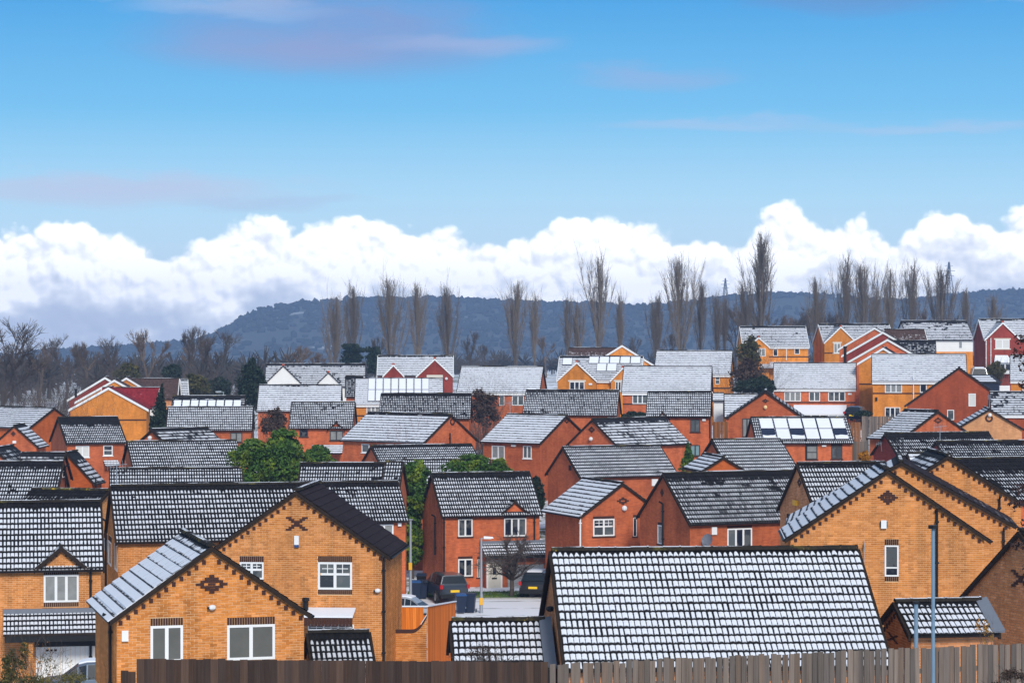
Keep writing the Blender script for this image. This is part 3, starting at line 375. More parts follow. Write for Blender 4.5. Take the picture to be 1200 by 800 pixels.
 ('h61', 'maroon brick house with white bargeboard gable and blind at the far right', 55.33, 285.78, -4.73, 1.2, 6.48, 3.19, 34.7, 7.21, 'M', 'line', {'melt': 0.15, 'cov': 0.85, 'barge': 'w', 'vis': 'FA', 's': 10.5}, [['wing', -1.39, 2.03, 6.85, 4.92, 0.9, 'M'], ['win', 'W0', -1.41, 4.43, 1.56, 0.99, {'n': 2, 'blind': 1, 'lint': 'w'}], ['canopy2', 'W0', -1.53, 2.85, 1.98, 0.75], ['wpipe', 'W0', -3.23, 4.83, 1.35], ['wpipe', 'W0', -2.71, 5.11, 1.35]]),
 ('h62', 'house with pale snowy slope behind the dark leaves at the right edge', 50.18, 249.7, -8.74, -11.2, 3.09, 3.47, 34.7, 7.4, 'O2', 'line', {'melt': 0.1, 'cov': 0.85, 'fascia': 'w', 'vis': 'F', 's': 12}, [['win', 'F', 0.02, 4.22, 0.77, 0.99, {'n': 1}]]),
 ('h56', 'huge dark red brick gable with two white windows on the right', 42.02, 240.56, -11.01, 80.1, 5.0, 5.0, 35.7, 8.59, 'B', 'dark', {'melt': 1, 'cov': 0.2, 'vis': 'A', 's': 12.6}, [['win', 'A', 1.19, 5.58, 0.66, 1.19, {'n': 1, 'blind': 2}], ['win', 'A', -0.78, 4.18, 0.63, 0.95, {'n': 1}]]),
 ('h57', 'snowy side roof with white fascia right of the huge dark red gable', 45.76, 232.28, -11.55, -6.8, 4.73, 2.75, 35.8, 6.98, 'B', 'line', {'melt': 0.1, 'cov': 0.6, 'fascia': 'w', 'vis': 'FA', 's': 12.9}, []),
 ('h55', 'tan brick gable with round brick ornament at the right', 37.1, 199.89, -11.79, 83.5, 5.07, 2.68, 30.7, 6.6, 'T2', 'line', {'melt': 0.1, 'cov': 0.8, 'vis': 'KA', 's': 15.2}, [['ring', 'A', -0.03, 5.87, 0.52, 0.53], ['lamp', 'A', 0.03, 6.13]]),
 ('h54', 'salmon red gable with blue striped snowy left slope below the huge gable', 29.21, 182.8, -11.84, -51.7, 3.19, 3.86, 26.6, 6.94, 'R', 'line', {'melt': 0.15, 'cov': 0.72, 'vis': 'FB', 's': 16.3}, [['diamond', 'B', 0.09, 6.24, 0.89, 0.42]]),
 ('h52', 'dark roof with dark red left gable below the salmon red gable', 28.19, 169.82, -12.49, 19.4, 7.71, 1.97, 35.9, 6.43, 'M', 'grid', {'melt': 0.45, 'cov': 0.55, 'vis': 'FA', 's': 17.8}, [['aerialh', 'A', -0.51, 5.85, 5.25]]),
 ('h53', 'long striped dark roof with small maroon gable at the right edge', 29.8, 160.03, -12.21, 7.7, 6.79, 2.22, 24.0, 5.99, 'M', 'grid', {'melt': 0.4, 'cov': 0.62, 'vis': 'FA', 's': 18.8}, []),
 ('h63', 'orange house with white bargeboard gable on the right skyline', 42.64, 319.56, -5.19, 5.2, 8.93, 3.42, 34.6, 7.36, 'O2', 'line', {'melt': 0.15, 'cov': 0.68, 'barge': 'w', 'vis': 'FA', 's': 9.4}, [['wing', -2.54, 2.11, 7.03, 5.03, 0.8, 'O2'], ['win', 'W0', -2.97, 4.37, 0.85, 1.21, {'n': 2, 'lint': 'w'}], ['band', 'W0', 3.77]]),
 ('h64', 'orange house with grey brown left gable on the right skyline', 32.5, 319.21, -5.6, 0.8, 8.19, 3.55, 34.7, 7.46, 'O2', 'line', {'melt': 0.25, 'cov': 0.75, 'barge': 'w', 'fascia': 'w', 'sidewall': 1, 'vis': 'FA', 's': 9.4}, [['wing', -2.17, 1.37, 6.13, 4.92, 0.5, 'O2'], ['win', 'W0', -1.83, 4.26, 1.0, 1.0, {'n': 2}], ['win', 'F', -0.04, 4.23, 0.58, 0.84, {'n': 1}], ['win', 'F', 2.63, 4.47, 0.63, 0.9, {'n': 1}], ['band', 'F', 3.71], ['wpipe', 'F', 1.31, 4.97, 3.29], ['lean', -2.01, 4.0, 3.08, 1.36, 'canopy']]),
 ('h66', 'white flat fronted garage beside the narrow dark gable, right of centre', 18.59, 230.73, -7.54, -4.3, 0.96, 0.93, 34.4, 2.89, 'W', 'line', {'melt': 0.02, 'cov': 0.9, 'st': 0.9, 'vis': 'FA', 's': 13}, [['wgarage', 'F', 0.01, 1.33, 0.84, 1.69]]),
]

# ------------------------------------------------------------------ terrain
HP=np.array([(r[2],r[3],r[4]) for r in HOUSES if r[12].get('st',2)>=1]+[(x,y,-15.35) for x in (-9,-4,1,5) for y in (126,134,142,150)])   # houses and street level
BY=np.array([-200,0,20,38,60,75,95,110,150,180,210,250,300,330,420,800,2000,3600]); BZ=np.array([0,-2,-4.2,-7.2,-9.6,-10.8,-13,-14,-15.3,-14.3,-12.8,-10.5,-7.5,-6,-5.5,-10,-22,-30])
def gh(x,y):
    x=np.asarray(x,float); y=np.asarray(y,float); b=np.interp(y,BY,BZ)
    b=b-np.clip((y-200)/120,0,1)*np.clip((-x-10)/40,0,1)*2.5+np.clip((y-220)/80,0,1)*np.clip((x-15)/30,0,1)*1.5*np.clip((900-y)/400,0,1)
    w=np.exp(-((x[...,None]-HP[:,0])**2+(y[...,None]-HP[:,1])**2)/(2*9.**2))
    return (b*.25+(w*HP[:,2]).sum(-1))/(.25+w.sum(-1))-.02
def g1(x,y): return float(gh(np.array([x]),np.array([y]))[0])
def ground_mat():
    m,g,b=mat('snow_dusted_ground'); geo=g.add('ShaderNodeNewGeometry'); p=geo.outputs['Position']
    n=g.noise(p,.12,4); n2=g.noise(p,1.3,5,.65); n3=g.noise(p,9.,3)
    grass=g.mix(n3,(.035,.05,.015),(.09,.10,.03)); soil=g.mix(g.ss(n,.5,.6),grass,(.10,.085,.07))
    s=g.ss(g.m('ADD',g.m('MULTIPLY',n,.5),g.m('MULTIPLY',n2,.5)),.40,.54)
    g.put(b.inputs['Base Color'],g.mix(s,soil,SNOW)); b.inputs['Roughness'].default_value=.9
    bn=g.add('ShaderNodeBump'); bn.inputs['Strength'].default_value=.5; bn.inputs['Distance'].default_value=.05; g.put(bn.inputs['Height'],n2); g.l.new(bn.outputs[0],b.inputs['Normal'])
    return m
def make_ground():
    xs=np.concatenate([np.linspace(-3400,-150,12),np.linspace(-140,140,113),np.linspace(150,3400,12)])
    ys=np.concatenate([np.linspace(-180,-10,8),np.linspace(0,400,161),np.linspace(420,3500,24)])
    X,Y=np.meshgrid(xs,ys); Z=gh(X,Y)
    v=np.stack([X,Y,Z],-1).reshape(-1,3); nx=len(xs); i=np.arange(len(ys)-1)[:,None]*nx+np.arange(nx-1)[None]
    f=np.stack([i,i+1,i+nx+1,i+nx],-1).reshape(-1,4)
    me=bpy.data.meshes.new('ground'); me.from_pydata(v.tolist(),[],f.tolist()); me.materials.append(ground_mat()); me.polygons.foreach_set('use_smooth',[True]*len(f))
    link('ground',me,kind='structure')
make_ground()
# ------------------------------------------------------------------ roofs
GA=.345
def ramp_uv(me,name='UVMap'): pass
def slope_courses(mb,x0,x1,S,side,p,zr,vstart=0.):
    cp,sp=math.cos(p),math.sin(p); ny,nz=side*sp,cp
    def P(u,v,o): return (u,side*v*cp+ny*o,zr-v*sp+nz*o)
    n=max(1,math.ceil(S/GA))
    for i in range(n):
        a=i*GA; b=min(S,a+GA)
        q=[P(x0,a,.012),P(x1,a,.012),P(x1,b,.034),P(x0,b,.034)]; uv=[(x0,a+.001),(x1,a+.001),(x1,b-.001),(x0,b-.001)]
        r=[P(x0,b,.034),P(x1,b,.034),P(x1,b,-.01),P(x0,b,-.01)]; ur=[(x0,b-.001),(x1,b-.001),(x1,b-.0005),(x0,b-.0005)]
        if side>0: q=q[::-1]; uv=uv[::-1]; r=r[::-1]; ur=ur[::-1]
        # front slope faces -y: order so that normals point out
        mb.face(q[::-1],uv[::-1]); mb.face(r[::-1],ur[::-1])
def slope_relief(mb,x0,x1,S,side,p,zr,spb=4,amp=.022,clip=None):
    cp,sp=math.cos(p),math.sin(p); ny,nz=side*sp,cp
    du=.15/spb; nu=max(1,round((x1-x0)/du)); us=np.linspace(x0,x1,nu+1)
    prof=amp*(.5-.5*np.cos(2*np.pi*us/.15))
    n=max(1,math.ceil(S/GA-.05))
    for i in range(n):
        a=i*GA; b=min(S,a+GA)
        rowsv=[]
        for v,o in ((a,.006),(b,.036),(b,.0)):
            oo=prof*(1. if o>.001 else .3)+o
            rowsv.append(np.stack([us,np.full(nu+1,side*v*cp)+ny*oo,zr-v*sp+nz*oo],-1))
        base=len(mb.v)
        for rr in rowsv: mb.v+=[tuple(q) for q in rr.tolist()]
        m=nu+1
        for k in range(nu):
            for (r0,va,vb) in ((0,a+.001,b-.002),(1,b-.002,b-.0015)):
                ids=[base+r0*m+k,base+r0*m+k+1,base+(r0+1)*m+k+1,base+(r0+1)*m+k]; uv=[(us[k],va),(us[k+1],va),(us[k+1],vb),(us[k],vb)]
                if side<0: ids=ids[::-1]; uv=uv[::-1]
                mb.f.append(tuple(ids)); mb.uv+=uv
TILE={}
def tile_mesh(kind):
    if kind in TILE: return TILE[kind]
    mb=MB(); n=8; L=GA+.05
    for k in range(n):
        a,b=k*.3/n,(k+1)*.3/n
        z=lambda u:.024*(.5-.5*math.cos(2*math.pi*u/.15))
        mb.face([(a,L,.030+z(a)),(b,L,.030+z(b)),(b,0,.002+z(b)*.8),(a,0,.002+z(a)*.8)],[(a,L-.051),(b,L-.051),(b,0),(a,0)])
        mb.face([(a,L,.0),(b,L,.0),(b,L,.030+z(b)),(a,L,.030+z(a))],[(a,L-.051),(b,L-.051),(b,L-.0511),(a,L-.0511)])
    if kind=='line':
        mb=MB()
        mb.face([(0,L,.036),(.295,L,.036),(.295,0,.006),(0,0,.006)],[(0,L-.051),(.295,L-.051),(.295,0),(0,0)])
        mb.face([(0,L,0),(.295,L,0),(.295,L,.036),(0,L,.036)],[(0,L-.051),(.295,L-.051),(.295,L-.0511),(0,L-.0511)])
        for x in (0,.295): mb.face([(x,L,0),(x,L,.036),(x,0,.006),(x,0,-.01)])
        mb.face([(0,L,0),(0,0,-.01),(.295,0,-.01),(.295,L,0)])
    TILE[kind]=mb.mesh('roof_tile_'+kind,ROOF[kind]); return TILE[kind]
def slope_tiles(deck,kind,x0,x1,S,side,p,zr,cov,melt,limit=300):
    cp,sp=math.cos(p),math.sin(p); me=tile_mesh(kind); rng=random.Random(int(zr*1000))
    nr=max(1,round(S/GA)); g=S/nr; ncol=max(1,round((x1-x0)/.3)); w=(x1-x0)/ncol
    ex=Vector((1,0,0))*(1 if side<0 else -1); ey=Vector((0,side*cp,-sp)); ez=Vector((0,side*sp,cp))
    ex=ey.cross(ez)
    hid_=3 if nr>12 else 0     # the lowest courses of the big roof sit behind the fence
    cells=sorted([(i,k) for i in range(nr) for k in range(ncol)],key=lambda c:(c[0]>=nr-hid_,-c[0],c[1]))   # eaves first: they show largest
    rest=MB()
    for c,(i,k) in enumerate(cells):
        v=i*g; u=x0+k*w if ex.x>0 else x0+(k+1)*w
        sc=w/.3
        o3=Vector((u,side*v*cp,zr-v*sp))+ez*.004
        jit=Matrix.Rotation(rng.gauss(0,.006),3,'Z')@Matrix.Rotation(rng.gauss(0,.006),3,'X')
        B=Matrix((ex*sc,ey,ez)).transposed()@jit
        if c<limit:
            o=link('roof_tile',me,deck,cov=cov,melt=melt,u0=float(k*.3),v0=float(v)); o.matrix_basis=Matrix.Translation(o3)@B.to_4x4()
        else:
            uvd=me.uv_layers[0].data
            for pl in me.polygons:
                rest.face([o3+B@me.vertices[q].co for q in pl.vertices],[(uvd[l].uv[0]+k*.3,uvd[l].uv[1]+v) for l in pl.loop_indices])
    if rest.f: rest.build('roof_tiles',ROOF[kind],deck,kind='stuff',cov=cov,melt=melt)
RIDGE=None
def ridge_mesh():
    global RIDGE
    if RIDGE is None:
        mb=MB(); n=6; r=.13
        for L0,L1,rr in ((0,.40,r),(.40,.45,r+.015)):
            for k in range(n):
                a,b=math.pi*k/n,math.pi*(k+1)/n
                mb.face([(L0,rr*math.cos(a),rr*.8*math.sin(a)),(L1,rr*math.cos(a),rr*.8*math.sin(a)),(L1,rr*math.cos(b),rr*.8*math.sin(b)),(L0,rr*math.cos(b),rr*.8*math.sin(b))][::-1])
        for x in (0,.45): mb.face([(x,r*math.cos(math.pi*k/n),r*.8*math.sin(math.pi*k/n)) for k in range(n+1)])
        RIDGE=mb.mesh('ridge_tile',M['ridge'])
    return RIDGE
# ------------------------------------------------------------------ brickwork
def clip(poly,a,b,c):   # keep a*x+b*y<=c
    out=[]
    for i in range(len(poly)):
        p,q=poly[i],poly[(i+1)%len(poly)]; fp=a*p[0]+b*p[1]-c; fq=a*q[0]+b*q[1]-c
        if fp<=0: out.append(p)
        if fp*fq<0: t=fp/(fp-fq); out.append((p[0]+(q[0]-p[0])*t,p[1]+(q[1]-p[1])*t))
    return out
SINGLE={}
def brickwork(root,code,poly,holes,to3,nrm,singles=0,zmin=None):
    """poly: convex (u,z) outline; to3(u,z,depth) -> local point"""
    mb=MB(); zs=[p[1] for p in poly]; us=[p[0] for p in poly]; z0=max(min(zs),zmin if zmin is not None else -9)
    n=len(poly); area=sum(poly[i][0]*poly[(i+1)%n][1]-poly[(i+1)%n][0]*poly[i][1] for i in range(n))
    if area<0: poly=poly[::-1]
    hp=[]
    for i in range(n):
        p,q=poly[i],poly[(i+1)%n]; ex,ez=q[0]-p[0],q[1]-p[1]; hp.append((ez,-ex,ez*p[0]-ex*p[1]))
    T=.014; rng=random.Random(3); cnt=0
    row=0; z=z0-(z0%BH)
    cands=[]
    while z<max(zs):
        u=min(us)-BW+(BW/2 if row%2 else 0)
        while u<max(us):
            pieces=[(u+.005,u+BW-.008)]
            for (hu,hz,hw,hh) in holes:
                if z+BH>hz-hh/2+.01 and z<hz+hh/2-.01:
                    np_=[]
                    for a,b in pieces:
                        l,r_=hu-hw/2,hu+hw/2
                        if b<=l or a>=r_: np_.append((a,b))
                        else:
                            if a<l-.02: np_.append((a,l))
                            if b>r_+.02: np_.append((r_,b))
                    pieces=np_
            for a,b in pieces:
                pl=[(a,z+.009),(b,z+.009),(b,z+BH-.010),(a,z+BH-.010)]; full=(b-a)>BW-.02
                for h in hp:
                    m=len(pl); pl2=clip(pl,*h)
                    if pl2!=pl: full=False
                    pl=pl2
                    if len(pl)<3: break
                if len(pl)>=3: cands.append((pl,full))
            u+=BW
        z+=BH; row+=1
    if singles:
        idx=[i for i,(pl,f) in enumerate(cands) if f]; step=max(1,len(idx)/singles); pick=set(idx[int(k*step)] for k in range(min(singles,len(idx))))
        key=code
        if key not in SINGLE:
            b=MB(); b.box(0,BW-.010,0,BH-.009,-.02,T); SINGLE[key]=b.mesh('brick_'+code,wallmat(code,'single'))
    else: pick=()
    for i,(pl,f) in enumerate(cands):
        t=T+rng.uniform(-.003,.003)
        if i in pick:
            o=link('brick',SINGLE[code],root); a=Vector(to3(pl[0][0],pl[0][1],0)); ux=(Vector(to3(pl[0][0]+1,pl[0][1],0))-a); uz=Vector((0,0,1)); un=Vector(nrm)
            o.matrix_basis=Matrix.Translation(a+un*(t-T))@Matrix((ux,uz,un)).transposed().to_4x4()
        else:
            F=[to3(a,b,t) for a,b in pl]; K=[to3(a,b,-.01) for a,b in pl]; base=len(mb.v); k=len(pl)
            mb.v+=[tuple(q) for q in F+K]; mb.f.append(tuple(base+j for j in range(k))); mb.uv+=[(0,0)]*k
            for j in range(k):
                mb.f.append((base+j,base+k+j,base+k+(j+1)%k,base+(j+1)%k)); mb.uv+=[(0,0)]*4
    mb.build('brickwork',wallmat(code,'real'),root,kind='stuff')
# ------------------------------------------------------------------ houses
EO,VO=.22,.08
def build_house(row):
    (hid,label,X,Y,gz,th,L,h,pit,zr,wc,rt,o,feats)=row
    s=o['s']; near=o.get('near',0); p=R(pit); cp,sp,tp=math.cos(p),math.sin(p),math.tan(p); st=o.get('st',2)
    name='white_house' if wc=='W' and st>=1 else ('garage' if st<1 else 'brick_house')
    root=thing(name,label,'house' if st>=1 else 'garage',(X,Y,gz),R(th),'houses and garages on the estate')
    wf=h-EO; xa,xb=-L/2+VO,L/2-VO; S=h/cp; zw=zr-.06; ze=zw-wf*tp
    cov,melt=float(o.get('cov',.7)),float(o.get('melt',.2))
    if rt=='grid' and not o.get('tiles') and s<26: cov-=.16
    if rt=='line' and s<20: cov-=.06
    relief=near and wc!='W'
    vis=o['vis']
    # --- walls
    mb=MB(); fz=-.8
    def pent(x): return [(x,-wf,fz),(x,wf,fz),(x,wf,ze),(x,0,zw),(x,-wf,ze)]
    A,B=pent(xa),pent(xb)
    mb.face(A[::-1],[(-q[1],q[2]) for q in A[::-1]]); mb.face(B,[(q[1],q[2]) for q in B])
    mb.face([A[0],B[0],B[4],A[4]],[(xa,fz),(xb,fz),(xb,ze),(xa,ze)]); mb.face([B[1],A[1],A[2],B[2]],[(xb,fz),(xa,fz),(xa,ze),(xb,ze)])
    wall=mb.build('wall',wallmat(wc,'mortar' if relief else 'tex'),root)
    # --- face frames
    wings=[f for f in feats if f[0]=='wing']; lean=[f for f in feats if f[0]=='lean']
    def frame(face):
        if face=='A': return lambda u,z,d:(xa-d,-u,z)
        if face=='B': return lambda u,z,d:(xb+d,u,z)
        if face=='F': return lambda u,z,d:(u,-wf-d,z)
        if face=='W2': return lambda u,z,d:(-u,wf+d,z)
        if face=='L': t=max(lean[0][4]-.35,.1); return lambda u,z,d:(u,-wf-t-d,z)
        if face[0]=='W': q=wings[int(face[1])][5]; return lambda u,z,d:(u,-wf-q-d,z)
    fbox=lambda mb,T,u0,u1,z0,z1,d0,d1: mb.hexa([T(u0,z0,d0),T(u1,z0,d0),T(u1,z0,d1),T(u0,z0,d1),T(u0,z1,d0),T(u1,z1,d0),T(u1,z1,d1),T(u0,z1,d1)])
    # --- roof
    rm=ROOF[rt]; vsides=[-1] if s<16 and not o.get('tiles') else [-1]
    tl=o.get('tiles')
    deck=MB(); t=.07
    for side in (-1,1):
        q=[(-L/2,0,zr-.012),(L/2,0,zr-.012),(L/2,side*h,zr-.012-h*tp),(-L/2,side*h,zr-.012-h*tp)]
        if side<0: q=[q[3],q[2],q[1],q[0]]
        q2=[(a,b,c-t) for a,b,c in q]; deck.hexa(q2+q if side<0 else [q2[i] for i in (0,1,2,3)]+q)
    if tl:
        deckm=MB(); deckm.v,deckm.f,deckm.uv=deck.v,deck.f,deck.uv
        dk=deckm.build('roof',M['verge'],root)
        if tl=='S2':
            slope_tiles(dk,'line',-L/2,L/2,S,1,p,zr,cov,melt); b2=MB(); slope_courses(b2,-L/2,L/2,S,-1,p,zr); b2.build('roof_tiles',ROOF['dark'],dk,kind='stuff',cov=.2,melt=melt)
        else:
            slope_tiles(dk,rt,-L/2,L/2,S,-1,p,zr,cov,melt); b2=MB(); slope_courses(b2,-L/2,L/2,S,1,p,zr); b2.build('roof_tiles',rm,dk,kind='stuff',cov=cov,melt=melt)
    else:
        dk=deck.build('roof',M['verge'],root)
        for side in (-1,1):
            b2=MB(); seen=(side<0 and 'F' in vis) or (side>0 and 'K' in vis)
            if rt=='grid' and s>=15.5 and seen: slope_relief(b2,-L/2,L/2,S,side,p,zr,4 if s>18 else 3)
            else: slope_courses(b2,-L/2,L/2,S,side,p,zr)
            rd=o.get('rdark') and side<0
            b2.build('roof_tiles',ROOF['dark'] if rd else rm,dk,kind='stuff',cov=.1 if rd else cov,melt=melt)
    # --- ridge
    if s>=22:
        n=max(1,round(L/.45)); me=ridge_mesh()
        for k in range(n):
            r_=link('ridge_tile',me,root,(-L/2+k*L/n,0,zr+.005)); r_.scale=(L/n/.45,1+random.uniform(-.06,.06),1+random.uniform(-.1,.1))
    else:
        mb=MB(); rr=.12
        for k in range(4):
            a,b=math.pi*k/4,math.pi*(k+1)/4
            mb.face([(-L/2-.02,rr*math.cos(b),zr+rr*.8*math.sin(b)),(L/2+.02,rr*math.cos(b),zr+rr*.8*math.sin(b)),(L/2+.02,rr*math.cos(a),zr+rr*.8*math.sin(a)),(-L/2-.02,rr*math.cos(a),zr+rr*.8*math.sin(a))][::-1])
        for x in (-L/2-.02,L/2+.02): mb.face([(x,rr*math.cos(math.pi*k/4),zr+rr*.8*math.sin(math.pi*k/4)) for k in range(5)])
        mb.build('ridge',M['ridge'],root)
    # --- verges
    def rake(xp,side,zapex,hw,tpp,m,nm,wd=.17,th_=.04,y0=0.,axis='x'):
        mb=MB(); a=(0,zapex); b=(hw,zapex-hw*tpp)
        if axis=='x':
            P=lambda d,y,z:(xp+d,side*y,z)
        else:
            P=lambda d,y,z:(y0+side*y,xp+d,z)
        mb.hexa([P(-th_,a[0],a[1]-wd),P(th_,a[0],a[1]-wd),P(th_,b[0],b[1]-wd),P(-th_,b[0],b[1]-wd),P(-th_,*a),P(th_,*a),P(th_,*b),P(-th_,*b)])
        mb.build(nm,m,root)
    bm=M['white'] if o.get('barge')=='w' else M['verge']; wd=.24 if o.get('barge')=='w' else .15
    for f,xp in (('A',-L/2-.03),('B',L/2+.03)):
        for side in (-1,1):
            rake(xp,side,zr-.0,h,tp,bm,'bargeboard',wd)
    # --- eaves
    for side in (-1,1):
        y=side*(h+.03); zz=zr-h*tp
        if o.get('fascia')=='w':
            mb=MB(); mb.box(-L/2+.02,L/2-.02,min(side*(wf+.003),side*(h-.02)),max(side*(wf+.003),side*(h-.02)),zz-.30,zz-.085); mb.build('fascia',M['white'],root)
        mb=MB(); n=5; r=.065
        for k in range(n):
            a,b=math.pi+math.pi*k/n,math.pi+math.pi*(k+1)/n
            mb.face([(-L/2,y+r*math.cos(a),zz-.02+r*math.sin(a)),(L/2,y+r*math.cos(a),zz-.02+r*math.sin(a)),(L/2,y+r*math.cos(b),zz-.02+r*math.sin(b)),(-L/2,y+r*math.cos(b),zz-.02+r*math.sin(b))])
        mb.face([(-L/2,y-r,zz-.03),(L/2,y-r,zz-.03),(L/2,y+r,zz-.03),(-L/2,y+r,zz-.03)])
        mb.build('gutter',M['white'] if o.get('fascia')=='w' else M['black'],root)
    if o.get('flash'):
        mb=MB(); x=L/2-.04
        P=lambda u,v,q:(u,-v*cp-sp*q,zr-v*sp+cp*q)
        mb.hexa([P(x-.12,0,.03),P(x+.2,0,.03),P(x+.2,S,.03),P(x-.12,S,.03),P(x-.12,0,.06),P(x+.2,0,.13),P(x+.2,S,.13),P(x-.12,S,.06)]); mb.build('flashing',M['lead'],root)
    holes={}
    # --- wings and dormers
    for f in feats:
        if f[0] not in('wing','dorm'): continue
        _,cx,hw,za,zb,out,code=f; tpp=(za-zb)/hw; yf=-wf-out
        yb=-(zr-za)/tp if za<zr else 0.     # where the main slope reaches this apex
        mb=MB(); zl=-.8 if f[0]=='wing' else zb
        ww=hw-.1
        q=[(cx-ww,zl),(cx+ww,zl),(cx+ww,za-.05-ww*tpp),(cx,za-.05),(cx-ww,za-.05-ww*tpp)]
        mb.face([(a,yf,b) for a,b in q],list(q))
        if f[0]=='wing':
            for sx in (-1,1):
                e=[(cx+sx*ww,yf,zl),(cx+sx*ww,-wf+.02,zl),(cx+sx*ww,-wf+.02,za-.05-ww*tpp),(cx+sx*ww,yf,za-.05-ww*tpp)]; mb.face(e if sx>0 else e[::-1],[(v[1],v[2]) for v in (e if sx>0 else e[::-1])])
        rel2=near and f[0]=='dorm'
        mb.build('gable_wall',wallmat(code,'mortar' if rel2 else 'tex'),root)
        if rel2: brickwork(root,code,q,[],lambda u,z,d:(u,yf-d,z),(0,-1,0))
        pp=math.atan(tpp); c2,s2=math.cos(pp),math.sin(pp); Ls=hw/c2
        # little roof: two slopes running back into the main slope
        for sx in (-1,1):
            mb=MB(); nc=max(1,math.ceil(Ls/GA)); g=Ls/nc
            for i in range(nc):
                a,b=i*g,(i+1)*g
                P=lambda v,y,q:(cx+sx*(v*c2+s2*q),y,za-v*s2+c2*q)
                back=lambda v:min(yb,-(zr-(za-v*s2))/tp)+.05
                fr=yf-.12
                qq=[P(a,fr,.01),P(b,fr,.035),P(b,back(b),.035),P(a,back(a),.01)]; uv=[(fr,a),(fr,b),(back(b),b),(back(a),a)]
                rr=[P(b,fr,.035),P(b,fr,-.05),P(b,back(b),-.05),P(b,back(b),.035)]
                if sx<0: qq=qq[::-1]; uv=uv[::-1]; rr=rr[::-1]
                mb.face(qq,uv); mb.face(rr)
                mb.face([P(a,fr,.01),P(a,fr,-.06),P(b,fr,-.06),P(b,fr,.035)])
            mb.build('gable_roof',ROOF['line'] if f[0]=='wing' else rm,root,cov=min(1.,cov*.9),melt=.05)
            rake(yf-.14,sx,za+.02,hw,tpp,bm,'bargeboard',.2 if o.get('barge')=='w' else (.2 if near else .12),.05 if near else .03,cx,'y')
        mb=MB(); mb.tube((cx,yf-.15,za+.04),(cx,yb-.1,za+.04),.08,n=6); mb.build('ridge',M['ridge'],root)
        if f[0]=='wing' :
            mb=MB(); mb.box(cx-.13,cx+.13,yf-.19,yf+.1,za-.02,za+.16); mb.build('finial',_redcap(),root)
        if near and f[0]=='dorm': dentils(root,lambda u,z,d:(u,yf-d,z),cx,za-.12,hw-.1,tpp)
    # --- features
    for f in feats:
        k=f[0]
        if k=='win':
            _,face,u,z,w,hh,op=f; T=frame(face); d=.02
            holes.setdefault(face,[]).append((u,z,w,hh))
            dark=op.get('frame')=='d'; fm=M['dark_frame'] if dark else M['white']
            n=op.get('n',2); fw=min(.075,w*.11,hh*.1); lod=s>=17
            mb=MB(); d0,d1=-.06,.035
            fbox(mb,T,u-w/2,u-w/2+fw,z-hh/2,z+hh/2,d0,d1); fbox(mb,T,u+w/2-fw,u+w/2,z-hh/2,z+hh/2,d0,d1)
            fbox(mb,T,u-w/2+fw,u+w/2-fw,z-hh/2,z-hh/2+fw,d0,d1-.003); fbox(mb,T,u-w/2+fw,u+w/2-fw,z+hh/2-fw,z+hh/2,d0,d1-.003)
            win=None
            iw=(w-2*fw); pw=iw/n; panes=[]
            for i in range(n):
                a=u-w/2+fw+i*pw; b=a+pw
                if i: fbox(mb,T,a-fw*.7,a+fw*.7,z-hh/2+fw,z+hh/2-fw,d0,d1-.006)
                zz0,zz1=z-hh/2+fw,z+hh/2-fw
                if op.get('geo'):
                    zt=z+hh*.06; fbox(mb,T,a+fw*.5,b-fw*.5,zt-.04,zt+.04,d0,d1-.009)
                    fbox(mb,T,(a+b)/2-.014,(a+b)/2+.014,zt+.04,zz1,d0+.03,d1-.016); zm=(zt+.04+zz1)/2; fbox(mb,T,a+fw,b-fw,zm-.014,zm+.014,d0+.03,d1-.019)
                    panes+= [(a,b,zz0,zt-.04),(a,b,zt+.04,zz1)]
                elif op.get('split'):
                    fbox(mb,T,a,b,z-.03,z+.03,d0,d1-.009); panes+=[(a,b,zz0,z),(a,b,z,zz1)]
                elif op.get('tall'):
                    zq=z-hh*.22; fbox(mb,T,a,b,zq-.025,zq+.025,d0,d1-.009); panes+=[(a,b,zz0,zq),(a,b,zq,zz1)]
                else: panes.append((a,b,zz0,zz1))
            win=mb.build('window',fm,root)
            gm=M['blind'] if op.get('blind') else (M['net'] if op.get('net') else (M['greyglass'] if op.get('grey') else M['glass']))
            if gm is M['glass'] and not near and not op.get('geo') and random.random()<.3: gm=M['net']
            if dark and random.random()<.7 and not op.get('blind'): gm=random.choice([M['cyan'],M['glass'],M['net']])
            if near or s>17:
                for a,b,c,e in panes:
                    mb=MB(); mb.face([T(a,c,.004),T(b,c,.004),T(b,e,.004),T(a,e,.004)]); mb.build('pane',gm,win)
            else:
                mb=MB()
                for a,b,c,e in panes: mb.face([T(a,c,.004),T(b,c,.004),T(b,e,.004),T(a,e,.004)])
                mb.build('glass',gm,win)
            if s>14 and not op.get('nol'):
                if near and not op.get('net0'):
                    for lz,nm,go in ((z+hh/2+.11,'lintel',True),(z-hh/2-.09,'sill',op.get('sill'))):
                        if not go: continue
                        mb=MB(); hh2=.215 if nm=='lintel' else .17; nb=max(2,round(w/BH)); bw=w/nb
                        for i in range(nb): fbox(mb,T,u-w/2+i*bw+.006,u-w/2+(i+1)*bw-.006,lz-hh2/2,lz+hh2/2,-.02,.018+.003*(i%2))
                        mb.build(nm,M['dkbrick'],root); holes[face].append((u,lz,w,hh2))
                else:
                    mb=MB(); fbox(mb,T,u-w/2-.06,u+w/2+.06,z-hh/2-.07,z-hh/2,-.02,.07); mb.build('sill',M['dkbrick'] if dark or s>15 else M['white'],root)
                    if s>15.4: mb=MB(); fbox(mb,T,u-w/2,u+w/2,z+hh/2,z+hh/2+.15,-.02,.012); mb.build('lintel',M['dkbrick'],root)
